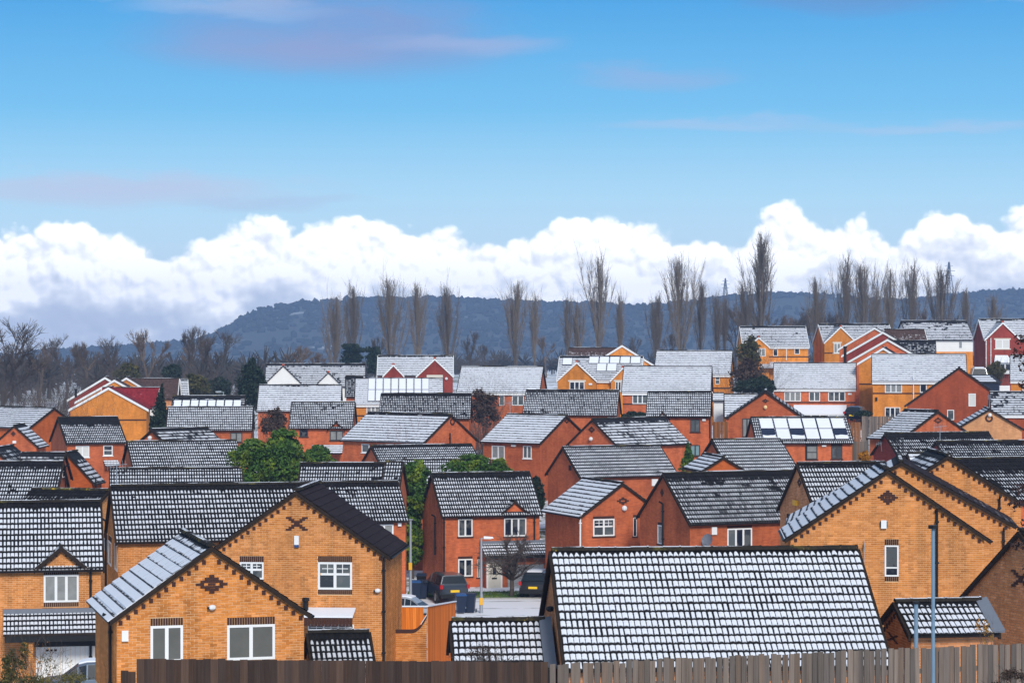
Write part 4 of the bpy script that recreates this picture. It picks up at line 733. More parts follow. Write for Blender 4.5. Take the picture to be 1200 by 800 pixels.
            if op.get('lint')=='w':
                mb=MB(); fbox(mb,T,u-w/2-.15,u+w/2+.15,z+hh/2,z+hh/2+.16,-.02,.03); mb.build('lintel',M['cream'],root)
                mb=MB(); fbox(mb,T,u-w/2-.15,u+w/2+.15,z-hh/2-.1,z-hh/2,-.02,.05); mb.build('sill',M['cream'],root)
        elif k=='diamond':
            _,face,u,z,w,hh=f; T=frame(face); mb=MB(); nr=max(3,int(hh/BH)|1)
            for i in range(nr):
                zz=z+(i-(nr-1)/2)*hh/nr; k2=1-abs(i-(nr-1)/2)/((nr-1)/2+.6); half=w/2*k2
                for sx in (-1,1):
                    a=half-.24 if half>.26 else 0.
                    fbox(mb,T,u+sx*a if sx>0 else u-half,u+half if sx>0 else u-a,zz-hh/nr*.46,zz+hh/nr*.46,-.01,.03)
                if s>30 and abs(i-(nr-1)/2)<1.1: fbox(mb,T,u-.11,u+.11,zz-hh/nr*.4,zz+hh/nr*.4,-.01,.028)
            mb.build('brick_diamond',M['dkbrick'],root)
        elif k=='cross':
            _,face,u,z,w,hh=f; T=frame(face); mb=MB(); nr=7
            for i in range(nr):
                zz=z+(i-3)*hh/nr
                for sx in (-1,1):
                    c=u+sx*(i-3)/3.*(w/2-.11); fbox(mb,T,c-.105,c+.105,zz-hh/nr*.47,zz+hh/nr*.47,-.01,.028 if sx>0 else .030)
            mb.build('brick_cross',M['dkbrick'],root)
        elif k=='ring':
            _,face,u,z,w,hh=f; T=frame(face); mb=MB(); n=14
            for i in range(n):
                a=2*math.pi*i/n; b=2*math.pi*(i+1)/n; ri,ro=w/2-.1,w/2+.04
                q=[(math.cos(x)*r,math.sin(x)*r) for r,x in ((ri,a),(ro,a),(ro,b),(ri,b))]
                mb.hexa([T(u+x,z+y,-.01) for x,y in q]+[T(u+x,z+y,.03) for x,y in q])
            mb.build('brick_ring',M['dkbrick'],root)
        elif k in('box','alarm','cream'):
            _,face,u,z,w,hh=f; T=frame(face); mb=MB(); fbox(mb,T,u-w/2,u+w/2,z-hh/2,z+hh/2,-.02,.12)
            mm=M['yellow'] if (k=='alarm' and hid=='tan47') else (M['cream'] if k=='cream' else M['white'])
            ob=mb.build({'box':'vent_cover','alarm':'alarm_box','cream':'lintel'}[k],mm,root)
            if k=='alarm' and hid=='gab': mb=MB(); fbox(mb,T,u-w/2+.01,u+w/2-.01,z-hh/2-.09,z-hh/2,-.02,.11); mb.build('base',M['binblue'],ob)
            if k=='alarm' and hid=='rgab': mb=MB(); fbox(mb,T,u-w/2-.03,u+w/2+.03,z-hh*.35,z+hh*.35,-.02,.09); mb.build('backplate',M['black'],ob)
        elif k in('flood','lamp','lamp2'):
            _,face,u,z=f; T=frame(face); c=T(u,z,.1); mb=MB()
            if k=='lamp2': mb.box(c[0]-.1,c[0]+.1,c[1]-.05,c[1]+.15,c[2]-.2,c[2]+.15); mb.build('wall_lamp',M['black'],root)
            else:
                mb.ball(c,.12 if k=='flood' else .16,8,5,.7 if k=='flood' else 1.); lp=mb.build('wall_lamp',M['orangelight'] if hid=='h42' else (M['black'] if hid=='big' else M['white']),root,True)
                if k=='flood': mb=MB(); mb.box(c[0]-.05,c[0]+.05,c[1]-.02,c[1]+.14,c[2]-.05,c[2]+.02); mb.build('bracket',M['black'],lp)
        elif k in('pipe','wpipe','slit'):
            _,face,u,za,zb=f; T=frame(face); mb=MB(); mm=M['white'] if k=='wpipe' else M['black']; rr=.05 if k!='slit' else .09
            if k=='slit': fbox(mb,T,u-.2,u+.2,zb,za,-.01,.02); mb.build('slit_window',M['black'],root)
            else:
                mb.tube(T(u,za,.08),T(u,max(zb,0.),.08),rr,n=6)
                zz=za-.4
                while zz>max(zb,0): fbox(mb,T,u-rr*1.4,u+rr*1.4,zz-.03,zz+.03,0,.14); zz-=1.5
                if s>17: mb.tube(T(u,za,.08),T(u,za+.14,.3),rr,n=6)
                mb.build('downpipe',mm,root)
        elif k in('aerial','aerialh'):
            _,face,u,za,zb=f; T=frame(face); mb=MB(); mb.tube(T(u,zb,.05),T(u,za,.12),.02,n=4); a=T(u,za-.05,.12)
            mb.tube((a[0]-.35,a[1],a[2]-.1),(a[0]+.35,a[1],a[2]+.1),.015,n=4)
            for i in range(6): x=-.3+i*.12; mb.tube((a[0]+x,a[1],a[2]+x*.3-.14),(a[0]+x,a[1],a[2]+x*.3+.14),.01,n=4)
            mb.build('aerial',M['grey'],root)
        elif k=='dish':
            _,face,u,z=f; T=frame(face); mb=MB(); c=Vector(T(u,z,.35)); nv=Vector((-.86,-.42,.28)).normalized(); x=nv.orthogonal().normalized(); y=nv.cross(x)
            prev=None
            for j in range(4):
                r=.12*j; ring=[c-nv*(.10*(1-(j/3)**2))+(x*math.cos(t)+y*math.sin(t))*r for t in [2*math.pi*i/12 for i in range(12)]]
                if prev: 
                    for i in range(12): mb.face([prev[i],prev[(i+1)%12],ring[(i+1)%12],ring[i]])
                prev=ring
            mb.tube(c-nv*.1,T(u,z-.1,0),.03,n=5); mb.tube(c-nv*.08-Vector((0,0,.3)),c+nv*.35,.015,n=4); mb.ball(c+nv*.35,.05,6,4); mb.build('satellite_dish',M['lead'],root)
        elif k in('door','garage','wgarage'):
            _,face,u,z,w,hh=f; T=frame(face); zt=z+hh/2
            if zt-.0>.1: z0=max(0.02,z-hh/2) if k!='wgarage' else z-hh/2
            hz=zt-z0; holes.setdefault(face,[]).append((u,(zt+z0)/2,w,hz)); mb=MB()
            if k=='door':
                fbox(mb,T,u-w/2,u-w/2+.1,z0,zt,-.05,.05); fbox(mb,T,u+w/2-.1,u+w/2,z0,zt,-.05,.05); fbox(mb,T,u-w/2+.1,u+w/2-.1,zt-.1,zt,-.05,.047)
                dr=mb.build('door',M['white'],root); mb=MB(); fbox(mb,T,u-w/2+.1,u+w/2-.1,z0,zt-.1,-.05,.02); mb.build('door_leaf',M['cream'],dr)
                mb=MB(); fbox(mb,T,u-.1,u+.1,zt-.85,zt-.45,.01,.026); mb.build('door_light',M['glass'],dr)
                mb=MB(); fbox(mb,T,u-.16,u+.16,zt-1.15,zt-1.05,.01,.03); mb.build('letterbox',M['black'],dr)
            else:
                mm=M['gdoor'] if k=='garage' and hid=='main' else M['white']; n=7 if hid=='main' else (14 if k=='wgarage' else 12)
                if hid=='main':
                    for i in range(n): fbox(mb,T,u-w/2,u+w/2,z0+i*hz/n,z0+(i+1)*hz/n-.015,-.05,.012)
                else:
                    for i in range(n): fbox(mb,T,u-w/2+i*w/n,u-w/2+(i+1)*w/n-.012,z0,zt,-.05,.012)
                gd=mb.build('garage_door',mm,root)
                if hid=='left':
                    mb=MB()
                    for i in (-1,0,1): fbox(mb,T,u-.55+i*.16-.05,u-.55+i*.16+.05,zt-.18,zt-.1,.008,.02)
                    mb.build('vent',M['dkbrick'],gd)
                    mb=MB(); mb.tube(T(u-.3,zt+.35,.15),T(u-.3,zt+.6,.15),.08,.05,6); mb.build('porch_lamp',M['white'],root)
        elif k=='band':
            _,face,z=f; T=frame(face); mb=MB()
            if face in('A','B'): a=min(wf,(zw-z)/tp-.02); fbox(mb,T,-a,a,z-.07,z+.07,-.02,.015)
            elif face=='F': fbox(mb,T,xa,xb,z-.07,z+.07,-.02,.015)
            else: q=wings[int(face[1])]; fbox(mb,T,q[1]-q[2]+.1,q[1]+q[2]-.1,z-.07,z+.07,-.02,.015)
            mb.build('string_course',M['dkbrick'],root)
        elif k=='plinth':
            mb=MB(); T=frame('F'); fbox(mb,T,xa,xb,-.8,f[1],-.02,.02); mb.build('plinth',wallmat(f[2]),root)
        elif k in('canopy','canopy2'):
            _,face,u,z,w,hh=f; T=frame(face); mb=MB(); z1=z+hh/2; z0=z-hh/2; dd=.9
            if k=='canopy':
                for q in ((T(u-w/2,z1,0),T(u+w/2,z1,0),T(u+w/2,z1-.22,dd),T(u-w/2,z1-.22,dd)),):
                    q=list(q); lo=[(a,b,c-.06) for a,b,c in q]; mb.hexa(lo[::-1]+q[::-1])
                cn=mb.build('canopy',M['snow'],root); mb=MB(); nb=max(3,int(w/.12))
                for i in range(nb): fbox(mb,T,u-w/2+i*w/nb,u-w/2+(i+.85)*w/nb,z0,z1-.24,dd-.09,dd-.03+.01*(i%2))
                mb.build('canopy_fringe',M['dkbrick'],cn)
            else:
                q=[T(u-w/2+.3,z1,0),T(u+w/2-.3,z1,0),T(u+w/2,z0,1.),T(u-w/2,z0,1.)]; lo=[(a,b,c-.08) for a,b,c in q]; mb.hexa(lo[::-1]+q[::-1]); mb.build('porch_roof',M['snow'],root)
                mb=MB(); fbox(mb,T,u-w/2+.1,u+w/2-.1,z0-1.3,z0-.1,0,.75); mb.build('bay_window',M['white'],root)
                mb=MB()
                for i in range(3): fbox(mb,T,u-w/2+.2+i*(w-.3)/3,u-w/2+.05+(i+1)*(w-.3)/3,z0-.9,z0-.25,.7,.76)
                mb.build('glass',M['glass'],root)
        elif k=='lean':
            _,u0,u1,zt,t,kind=f; tl_=math.tan(R(28)); pl=R(28); Ll=t/math.cos(pl)
            if kind in('canopy','glass'): t=min(t,1.6)
            mb=MB(); q=[(u0,-wf-t,zt-t*tl_),(u1,-wf-t,zt-t*tl_),(u1,-wf,zt),(u0,-wf,zt)]; lo=[(a,b,c-.09) for a,b,c in q]; mb.hexa(lo+q); lr=mb.build('lean_to_roof',M['white'] if kind=='glass' else M['verge'],root)
            b2=MB(); tmp=MB()
            (slope_relief if rt=='grid' and s>15 else slope_courses)(tmp,u0,u1,t/math.cos(pl),-1,pl,zt)
            b2.v=[(a,b-wf,c) for a,b,c in tmp.v]; b2.f=tmp.f; b2.uv=tmp.uv
            if kind!='glass': b2.build('roof_tiles',rm if kind!='canopy' else ROOF['line'],lr,kind='stuff',cov=.92,melt=.02)
            else:
                b3=MB(); q=[(a,b-.0,c+.02) for a,b,c in q]; b3.hexa(q+[(a,b,c+.05) for a,b,c in q]); b3.build('snow_cover',M['snow'],lr)
            mb=MB(); mb.box(u0-.02,u1+.02,-wf-t*.14,-wf+.0,zt-.06,zt+.12); 
            if kind in('recess','front'): mb.build('flashing',M['lead'],lr)
            if kind=='front':
                y1=-wf-max(t-.35,.1); mb=MB(); zz=zt-t*tl_-.08
                mb.face([(u0+.12,y1,-.5),(u1-.12,y1,-.5),(u1-.12,y1,zz),(u0+.12,y1,zz)],[(u0,-.5),(u1,-.5),(u1,zz),(u0,zz)])
                for xx in (u0+.12,u1-.12): mb.face([(xx,y1,-.5),(xx,-wf,-.5),(xx,-wf,zt-.1),(xx,y1,zz)],[(y1,-.5),(-wf,-.5),(-wf,zt-.1),(y1,zz)])
                mb.build('porch_wall',wallmat(wc),root)
                mb=MB(); mb.box(u0,u1,-wf-t-.05,-wf-t+.05,zt-t*tl_-.2,zt-t*tl_-.04); mb.build('fascia',M['black'],lr)
            if kind=='recess':
                ga=[f_ for f_ in feats if f_[0]=='garage'][0]; mb=MB(); mb.box(u0+1.2,u1-.1,-wf-.10,-wf-.012,ga[3]+ga[5]/2+.01,zt-.12); mb.build('recess_shade_panel',M['black'],root)  # black panel added on the wall to imitate the shade under the lean-to
                mb=MB(); mb.box(u0+.05,u1-.05,-wf-t+.02,-wf-t+.10,zt-t*tl_-.33,zt-t*tl_-.06); mb.build('fascia',M['black'],lr)
            if kind=='glass':
                y1=-wf-t+.1; mb=MB(); n=6; w=(u1-u0)/n
                for i in range(n+1): mb.box(u0+i*w-.04,u0+i*w+.04,y1-.04,y1+.04,-.3,zt-t*tl_-.05)
                cf=mb.build('conservatory_frame',M['white'],root); mb=MB(); mb.face([(u0,y1+.01,-.3),(u1,y1+.01,-.3),(u1,y1+.01,zt-t*tl_-.05),(u0,y1+.01,zt-t*tl_-.05)]); mb.build('glass',M['glass'],cf)
        elif k=='post':
            lf=lean[0]; yy=-wf-lf[4]+.35; mb=MB(); mb.box(f[1]-f[2]/2,f[1]+f[2]/2,yy-.2,yy+.2,-.5,lf[3]-lf[4]*.53-.1); mb.build('pillar',wallmat(wc),root)
        elif k=='panels':
            _,ul,ur,v0,v1,nc,nr,stt=f; pw=(ur-ul)/nc; ph=(v1-v0)/nr
            P=lambda u,v,q:(u,-v*cp-sp*q,zr-v*sp+cp*q)
            for r_ in range(nr):
                for c in range(nc):
                    a,b=ul+c*pw+.03,ul+(c+1)*pw-.03; e,d_=v0+r_*ph+.03,v0+(r_+1)*ph-.03
                    mb=MB(); lo=[P(a,d_,.08),P(b,d_,.08),P(b,e,.08),P(a,e,.08)]; hi=[P(a,d_,.13),P(b,d_,.13),P(b,e,.13),P(a,e,.13)]; mb.hexa(lo+hi); pn=mb.build('solar_panel',M['pv'],root)
                    sv=stt[r_*nc+c]
                    lim={'1':[(.0,1.)],'0':[(.62,1.)],'2':[(0.,.93)]}[sv]
                    for x,y in lim:
                        mb=MB(); e2,d2=e+(d_-e)*x,e+(d_-e)*y
                        n=5; j=[random.uniform(-.04,.04)*ph for _ in range(n+1)]
                        us=[a+.03+(b-a-.06)*i/n for i in range(n+1)]
                        for i in range(n):
                            mb.hexa([P(us[i],d2-.02,.128),P(us[i+1],d2-.02,.128),P(us[i+1],e2+.02+j[i+1]*(x>0),.128),P(us[i],e2+.02+j[i]*(x>0),.128),P(us[i],d2-.03,.16),P(us[i+1],d2-.03,.16),P(us[i+1],e2+.03+j[i+1]*(x>0),.16),P(us[i],e2+.03+j[i]*(x>0),.16)])
                        mb.build('snow_cover',M['snow'],pn)
        elif k=='vent':
            _,x,y,z,hh=f; mb=MB(); mb.tube((x,y,z-.1),(x,y,z+hh),.10,n=8); mb.tube((x,y,z+hh-.12),(x,y,z+hh),.14,.13,8); mb.build('vent_pipe',M['black'],root)
    if hid in('h55','h52','h53','h37','leftback'):
        mb=MB(); x0=(-L/2+.25) if hid!='h52' else -L/2+1.2; zt_=zr+1.0; mb.tube((x0,.0,zr-.1),(x0,.0,zt_),.022,n=5); mb.tube((x0-.45,-.1,zt_-.12),(x0+.45,.1,zt_-.05),.014,n=4)
        for i in range(7): q=-.4+i*.13; mb.tube((x0+q,q*.22-.02,zt_-.30),(x0+q,q*.22-.02,zt_+.12),.009,n=3)
        mb.build('aerial',M['grey'],root)
    # --- brick relief and toothed verges
    if relief:
        zmin=0.
        dark_h=[]
        if 'A' in vis:
            T=frame('A'); q=[(-wf,-.3),(wf,-.3),(wf,ze),(0,zw-.03),(-wf,ze)]
            brickwork(root,wc,q,holes.get('A',[]),T,(-1,0,0),300 if o.get('brickobj') else 0,zmin if hid!='gab' else 0)
            if hid in('bung','gab','rgab','rgab2','rgab3','garb'): dentils(root,T,0,zr-.27,wf,tp)
        if 'B' in vis and hid not in('gara','garb'):
            T=frame('B'); q=[(-wf,-.3),(wf,-.3),(wf,ze),(0,zw-.03),(-wf,ze)]; brickwork(root,wc,q,holes.get('B',[]),T,(1,0,0),0,zmin)
        if 'F' in vis and wc in 'OT' and abs(th)<60:
            T=frame('F'); q=[(xa,-.3),(xb,-.3),(xb,ze),(xa,ze)]; brickwork(root,wc,q,holes.get('F',[]),T,(0,-1,0),0,0)
        if 'K' in vis or (abs(th)>60):
            for face,yy in (('F',-1),('W2',1)):
                if (yy<0 and 'F' in vis) or (yy>0 and 'K' in vis):
                    T=frame(face); q=[(-L/2+VO,-.3),(L/2-VO,-.3),(L/2-VO,ze),(-L/2+VO,ze)]; brickwork(root,wc,q,holes.get(face,[]),T,(0,yy,0),0,0)
    return root
def _redcap():
    if 'redcap' not in M: M['redcap']=flat('terracotta_cap',(.42,.09,.05),.8,.2)
    return M['redcap']
def dentils(root,T,cx,za,hw,tpp):
    mb=MB(); stp=.27; n=int(hw*math.sqrt(1+tpp*tpp)/stp); c=1/math.sqrt(1+tpp*tpp)
    for i in range(1,n+1):
        for sx in (-1,1):
            u=cx+sx*i*stp*c; z=za-i*stp*c*tpp
            p=[T(u-.055,z-.10,-.01),T(u+.055,z-.10,-.01),T(u+.055,z-.10,.04),T(u-.055,z-.10,.04),T(u-.055,z+.03,-.01),T(u+.055,z+.03,-.01),T(u+.055,z+.03,.04),T(u-.055,z+.03,.04)]
            mb.hexa(p)
    mb.build('dentil_bricks',M['dkbrick'],root,kind='stuff')
for row in HOUSES: build_house(row)
# ------------------------------------------------------------------ far hill with its wood
def hill_profile():
    P=[(-3000,430),(-1200,420),(-300,416),(0,420),(50,414),(150,408),(225,402),(255,393),(270,383),(285,374),(302,364),(325,359),(360,354),(440,351),(520,350),(600,355),(650,357),(700,358),(750,360),(800,356),(840,351),(880,347),(940,345),(1000,350),(1060,354),(1100,349),(1150,344),(1200,342),(1300,350),(1700,380),(2600,405),(4000,420)]
    return [p[0] for p in P],[p[1] for p in P]
HD=2500.
def hill_z(x,y):
    px,py=hill_profile(); X=600+x/HD*3000; crest=(400-np.interp(X,px,py))/3000*HD
    t=np.clip((y-1750)/(HD-1750),0,1); t2=np.clip((y-HD)/600,0,1)
    base=gh(x,y)-3
    return base+(crest-base)*np.where(y<=HD,t**1.3,1-t2**2)
def wood_mat():
    m,g,b=mat('winter_woodland'); r=g.add('ShaderNodeNewGeometry').outputs['Random Per Island']
    g.put(b.inputs['Base Color'],g.mix(r,(.018,.024,.019),(.026,.031,.024))); b.inputs['Roughness'].default_value=1.; b.inputs['Specular IOR Level'].default_value=.05
    return m
def make_hill():
    xs=np.linspace(-2000,2600,116); ys=np.concatenate([np.linspace(1740,HD,30),np.linspace(HD+50,HD+600,8)])
    X,Y=np.meshgrid(xs,ys); Z=hill_z(X.ravel(),Y.ravel()).reshape(X.shape)
    v=np.stack([X,Y,Z],-1).reshape(-1,3); nx=len(xs); i=np.arange(len(ys)-1)[:,None]*nx+np.arange(nx-1)[None]
    f=np.stack([i,i+1,i+nx+1,i+nx],-1).reshape(-1,4)
    m,g,b=mat('hill_field'); geo=g.add('ShaderNodeNewGeometry'); n=g.noise(geo.outputs['Position'],.009,3)
    g.put(b.inputs['Base Color'],g.mix(g.ss(n,.655,.70),(.030,.035,.024),(.30,.32,.33))); b.inputs['Roughness'].default_value=1
    me=bpy.data.meshes.new('hill'); me.from_pydata(v.tolist(),[],f.tolist()); me.materials.append(m); link('hill',me,kind='structure')
    # crowns of the wood that covers it
    rng=np.random.default_rng(5); N=9000
    x=rng.uniform(-900,1000,N); y=HD-np.abs(rng.normal(0,1,N))*330; y=np.where(rng.random(N)<.28,HD-rng.uniform(0,25,N),y); y=np.clip(y,1800,HD)
    keep=(np.sin(x*.011+1.3)+np.sin(y*.017+x*.004)+rng.normal(0,.5,N)>-1.25); x,y=x[keep],y[keep]; N=len(x)
    z=hill_z(x,y); sz=rng.uniform(4.0,8.5,N); pine=rng.random(N)<.35
    t=(1+5**.5)/2; ico=np.array([(-1,t,0),(1,t,0),(-1,-t,0),(1,-t,0),(0,-1,t),(0,1,t),(0,-1,-t),(0,1,-t),(t,0,-1),(t,0,1),(-t,0,-1),(-t,0,1)])/1.9
    fc=np.array([(0,11,5),(0,5,1),(0,1,7),(0,7,10),(0,10,11),(1,5,9),(5,11,4),(11,10,2),(10,7,6),(7,1,8),(3,9,4),(3,4,2),(3,2,6),(3,6,8),(3,8,9),(4,9,5),(2,4,11),(6,2,10),(8,6,7),(9,8,1)])
    V=ico[None]*(1+rng.uniform(-.3,.3,(N,12,1))); V[:,:,0]*=sz[:,None]*np.where(pine,.55,1)[:,None]*.62; V[:,:,1]*=sz[:,None]*.62; V[:,:,2]*=sz[:,None]*np.where(pine,1.0,.72)[:,None]*.62
    V[:,:,0]+=x[:,None]; V[:,:,1]+=y[:,None]; V[:,:,2]+=(z+sz*.12)[:,None]
    Fx=fc[None]+(np.arange(N)*12)[:,None,None]
    me=bpy.data.meshes.new('woodland'); me.from_pydata(V.reshape(-1,3).tolist(),[],Fx.reshape(-1,3).tolist()); me.materials.append(wood_mat()); link('woodland',me,kind='stuff')
make_hill()
# ------------------------------------------------------------------ bare trees
def bark(name,c1,c2):
    m,g,b=mat(name); geo=g.add('ShaderNodeNewGeometry'); n=g.noise(geo.outputs['Position'],3.,4); g.put(b.inputs['Base Color'],g.mix(n,c1,c2)); b.inputs['Roughness'].default_value=.95; b.inputs['Specular IOR Level'].default_value=.1; return m
M['bark']=bark('poplar_bark',(.10,.082,.07),(.22,.185,.16)); M['bark2']=bark('dark_bark',(.05,.040,.036),(.13,.108,.098)); M['barkred']=bark('reddish_twigs',(.12,.035,.03),(.22,.08,.06)); M['barkbrown']=bark('brown_twigs',(.085,.062,.05),(.20,.15,.12))
class Segs:
    def __init__(s): s.a=[];s.b=[];s.ra=[];s.rb=[]
    def add(s,a,b,ra,rb): s.a.append(a);s.b.append(b);s.ra.append(ra);s.rb.append(rb)
    def mesh(s,name,m,n=3):
        a=np.array(s.a,float);b=np.array(s.b,float);ra=np.array(s.ra)[:,None];rb=np.array(s.rb)[:,None]
        d=b-a; d/=np.linalg.norm(d,axis=1,keepdims=True)+1e-9
        h=np.where(np.abs(d[:,2:3])<.9,np.array([[0,0,1.]]),np.array([[1.,0,0]])); x=np.cross(d,h); x/=np.linalg.norm(x,axis=1,keepdims=True); y=np.cross(d,x)
        V=[]
        for (c,r) in ((a,ra),(b,rb)):
            for k in range(n):
                t=2*math.pi*k/n; V.append(c+(x*math.cos(t)+y*math.sin(t))*r)
        V=np.stack(V,1); N=len(a); F=[]
        q=np.array([[k,(k+1)%n,n+(k+1)%n,n+k] for k in range(n)]); Fx=(q[None]+(np.arange(N)*2*n)[:,None,None]).reshape(-1,4)
        me=bpy.data.meshes.new(name); me.from_pydata(V.reshape(-1,3).tolist(),[],Fx.tolist()); me.materials.append(m); return me
def nrm(v): return v/(np.linalg.norm(v)+1e-9)
def poplar(seed,H=1.,W_=.18,dens=1.):
    """unit height bare upright tree; returns trunk and crown meshes"""
    rng=np.random.default_rng(seed); T=Segs(); C=Segs(); n=12; P=[np.zeros(3)]
    for i in range(n): P.append(P[-1]+np.array([rng.normal(0,.006),rng.normal(0,.006),1./n]))
    rad=lambda t:.014*(1-t)**.8+.0012
    for i in range(n): T.add(P[i],P[i+1],rad(i/n),rad((i+1)/n))
    def up(t): k=min(int(t*n),n-1); return P[k]+(P[k+1]-P[k])*(t*n-k)
    nb=int(46*dens)
    for j in range(nb):
        t=.10+.80*((j+rng.random())/nb)**1.25; o=up(t); az=rng.uniform(0,2*math.pi)+j*2.4; sf=rng.uniform(.3,1.); top=min(1.02,rng.uniform(.66,.94)-.16*(sf-.5)+.28*t); ln=max(.13,(top-t)*rng.uniform(.75,1.)); r0=rad(t)*rng.uniform(.3,.6)
        sp_=W_*sf*(1.0-t*.7); d=nrm(np.array([math.cos(az)*sp_*2.6,math.sin(az)*sp_*2.6,1.])); p=o; k=5
        for q in range(k):
            d=nrm(d+np.array([0,0,.16])+rng.normal(0,.045,3)); e=p+d*ln/k; C.add(p,e,max(r0*(1-q/k*.85),.0012),max(r0*(1-(q+1)/k*.85),.0007))
            for w in range(2+q):
                dd=nrm(d+rng.normal(0,.20,3)+np.array([0,0,.10])); l2=ln*rng.uniform(.12,.34); m=p+(e-p)*rng.random(); e2=m+dd*l2; C.add(m,e2,r0*.2+.0005,.0006)
                for z in range(3):
                    d3=nrm(dd+rng.normal(0,.24,3)); m2=m+(e2-m)*rng.uniform(.2,.9); C.add(m2,m2+d3*l2*rng.uniform(.3,.7),.0009,.0005)
            p=e
    return T.mesh('trunk',M['bark'],6),C.mesh('crown',M['bark'],3)
def broad(seed,m,spread=.75,depth=5,fine=1.,trunk=.22,r0=.02,tw=1.):
    rng=np.random.default_rng(seed); T=Segs(); C=Segs()
    def grow(p,d,ln,r,k):
        segs=3; q=p
        for i in range(segs):
            d=nrm(d+rng.normal(0,.10,3)+np.array([0,0,.05])); e=q+d*ln/segs; (T if k==depth else C).add(q,e,r*(1-.25*i/segs),r*(1-.25*(i+1)/segs))
            if k<depth and k>0 and rng.random()<.8:
                dd=nrm(d+rng.normal(0,.55,3)*spread); C.add(e,e+dd*ln*.45,r*.35,.0006*tw)
                for z in range(5): m_=e+dd*ln*.45*rng.uniform(.2,1.); C.add(m_,m_+nrm(dd+rng.normal(0,.5,3))*ln*rng.uniform(.25,.5),.0013*tw,.0006*tw)
            q=e
        if k==0: return
        for j in range(3 if k>1 else 4):
            a=rng.uniform(0,2*math.pi); s_=spread*rng.uniform(.45,1.)
            dd=nrm(d+np.array([math.cos(a)*s_,math.sin(a)*s_,rng.uniform(-.1,.35)])); grow(q,dd,ln*rng.uniform(.62,.85),max(r*.58,.0008),k-1)
    grow(np.zeros(3),np.array([0,0,1.]),trunk,r0,depth)
    me1,me2=T.mesh('trunk',m,6),C.mesh('crown',m,3)
    zs=max(s_[2] for s_ in C.b)
    for me in (me1,me2):
        a=np.empty(len(me.vertices)*3); me.vertices.foreach_get('co',a); me.vertices.foreach_set('co',a/zs)
    return me1,me2
TREES={}
def tree(name,label,cat,meshes,px,pytop,d,group=None,wide=1.,rz=None,base=None):
    x=(px-600)/3000.*d; z0=g1(x,d)-.3 if base is None else base; H=(400-pytop)/3000.*d-z0
    t=thing(name,label,cat,(x,d,z0),random.uniform(0,6.28) if rz is None else rz,group)
    for nm,me in zip(('trunk','crown'),meshes):
        o=link(nm,me,t); o.scale=(H*wide,H*wide,H)
    return t
POP=[poplar(11,W_=.20),poplar(12,W_=.16),poplar(13,W_=.26,dens=1.15),poplar(14,W_=.13,dens=.8),poplar(15,W_=.30,dens=1.)]
pl=[(389,352,2,'leaning left of the twin tall poplars'),(413,341,0,'dark ivied foot, behind the white gabled house'),(459,331,2,'broad, behind the left end of the two red gables'),(490,338,1,'slim, behind the middle of the two red gables'),(526,340,2,'widest crown, right of the two red gables'),
 (604,336,1,'tall, left of centre behind the striped white roof'),(628,350,3,'slim, right of the tall one behind the striped white roof'),(664,352,3,'thin, left of the tallest central poplar'),(676,358,3,'short, close left of the tallest central poplar'),(701,307,3,'tall narrow, over the large orange gable'),(725,350,3,'slim, just right of the large orange gable'),
 (769,352,0,'broad, left of the big dark forked poplar'),(797,309,4,'big dark forked, above the pale striped roof'),(822,335,1,'leaning right of the big forked poplar'),(838,349,3,'thin, beside the small pale garage wall'),(851,352,3,'thin, under the faint mast'),(872,336,1,'medium, left of the tallest poplar'),(893,283,1,'tallest of all, above the brown gabled skyline house'),
 (958,331,1,'medium, left of the red stepped gables'),(990,309,0,'tall broad, above the orange bargeboard gable'),(1013,315,4,'open crowned, right of the tall broad one'),(1028,340,3,'small, over the top red gable'),(1044,320,3,'tall slim, over the brown tiled roof'),(1067,317,0,'fan shaped, left of the white rendered house'),(1103,320,4,'open fan shaped, beside the far pylon'),(1131,343,1,'small, above the right end of the white rendered house'),(1165,350,1,'faint, above the maroon gable')]
for i,(x,y,k,w) in enumerate(pl):
    tree('poplar_tree','bare poplar, '+w,'tree',POP[k],x,y,(372,395,384,405)[i%4],'bare poplars along the skyline',wide=(.88,.78,.98)[i%3])
BRO=[broad(21,M['bark2'],.8),broad(22,M['bark2'],.65),broad(23,M['barkbrown'],.7)]
for i,(x,y,d,k,w,lab) in enumerate([(6,370,290,0,1.1,'brown bare tree at the very left edge'),(75,390,330,0,.95,'bare spreading tree in front of the snowy field, left'),(132,391,345,0,.8,'bare tree behind the maroon stepped gable'),(175,384,350,2,.75,'bare tree with russet crown above the brown tiled roof'),(212,379,355,1,.8,'bare tree behind the brown tiled roof, right of the russet one'),(256,384,345,0,.9,'bare round crowned tree left of the dark conifer'),(46,402,335,2,.8,'low bare tree left of the snowy field trees'),(104,399,360,2,.8,'small bare tree between the two spreading left trees'),
    (233,392,365,2,.8,'thin bare tree between the conifers and the round crowned tree'),(345,404,360,2,1.1,'low brown bare tree behind the white gabled house'),(375,412,350,2,1.,'short brown bare tree beside the ivied poplar')]):
    tree('bare_tree',lab,'tree',BRO[k],x,y,d,'bare winter trees on the left skyline' if x<300 else None,wide=w)
for i in range(11):   # scrubby skyline trees between the poplars on the right
    x=862+i*13.2; y=356+((i*37)%17)
    tree('scrub_tree','bare scrub tree among the poplars, '+['behind the tallest poplar','just right of the tallest poplar','over the left end of the brown skyline roof','over the middle of that skyline roof','over the right end of that skyline roof','above the gap between two skyline houses','left of the orange bargeboard gable','over the orange bargeboard gable','right of the tall broad poplar','over the top of the stepped red gables','left of the fan shaped poplar'][i],'tree',BRO[(i*2)%3],x,y,412+(i%3)*9,'scrub trees between the poplars',wide=.75)
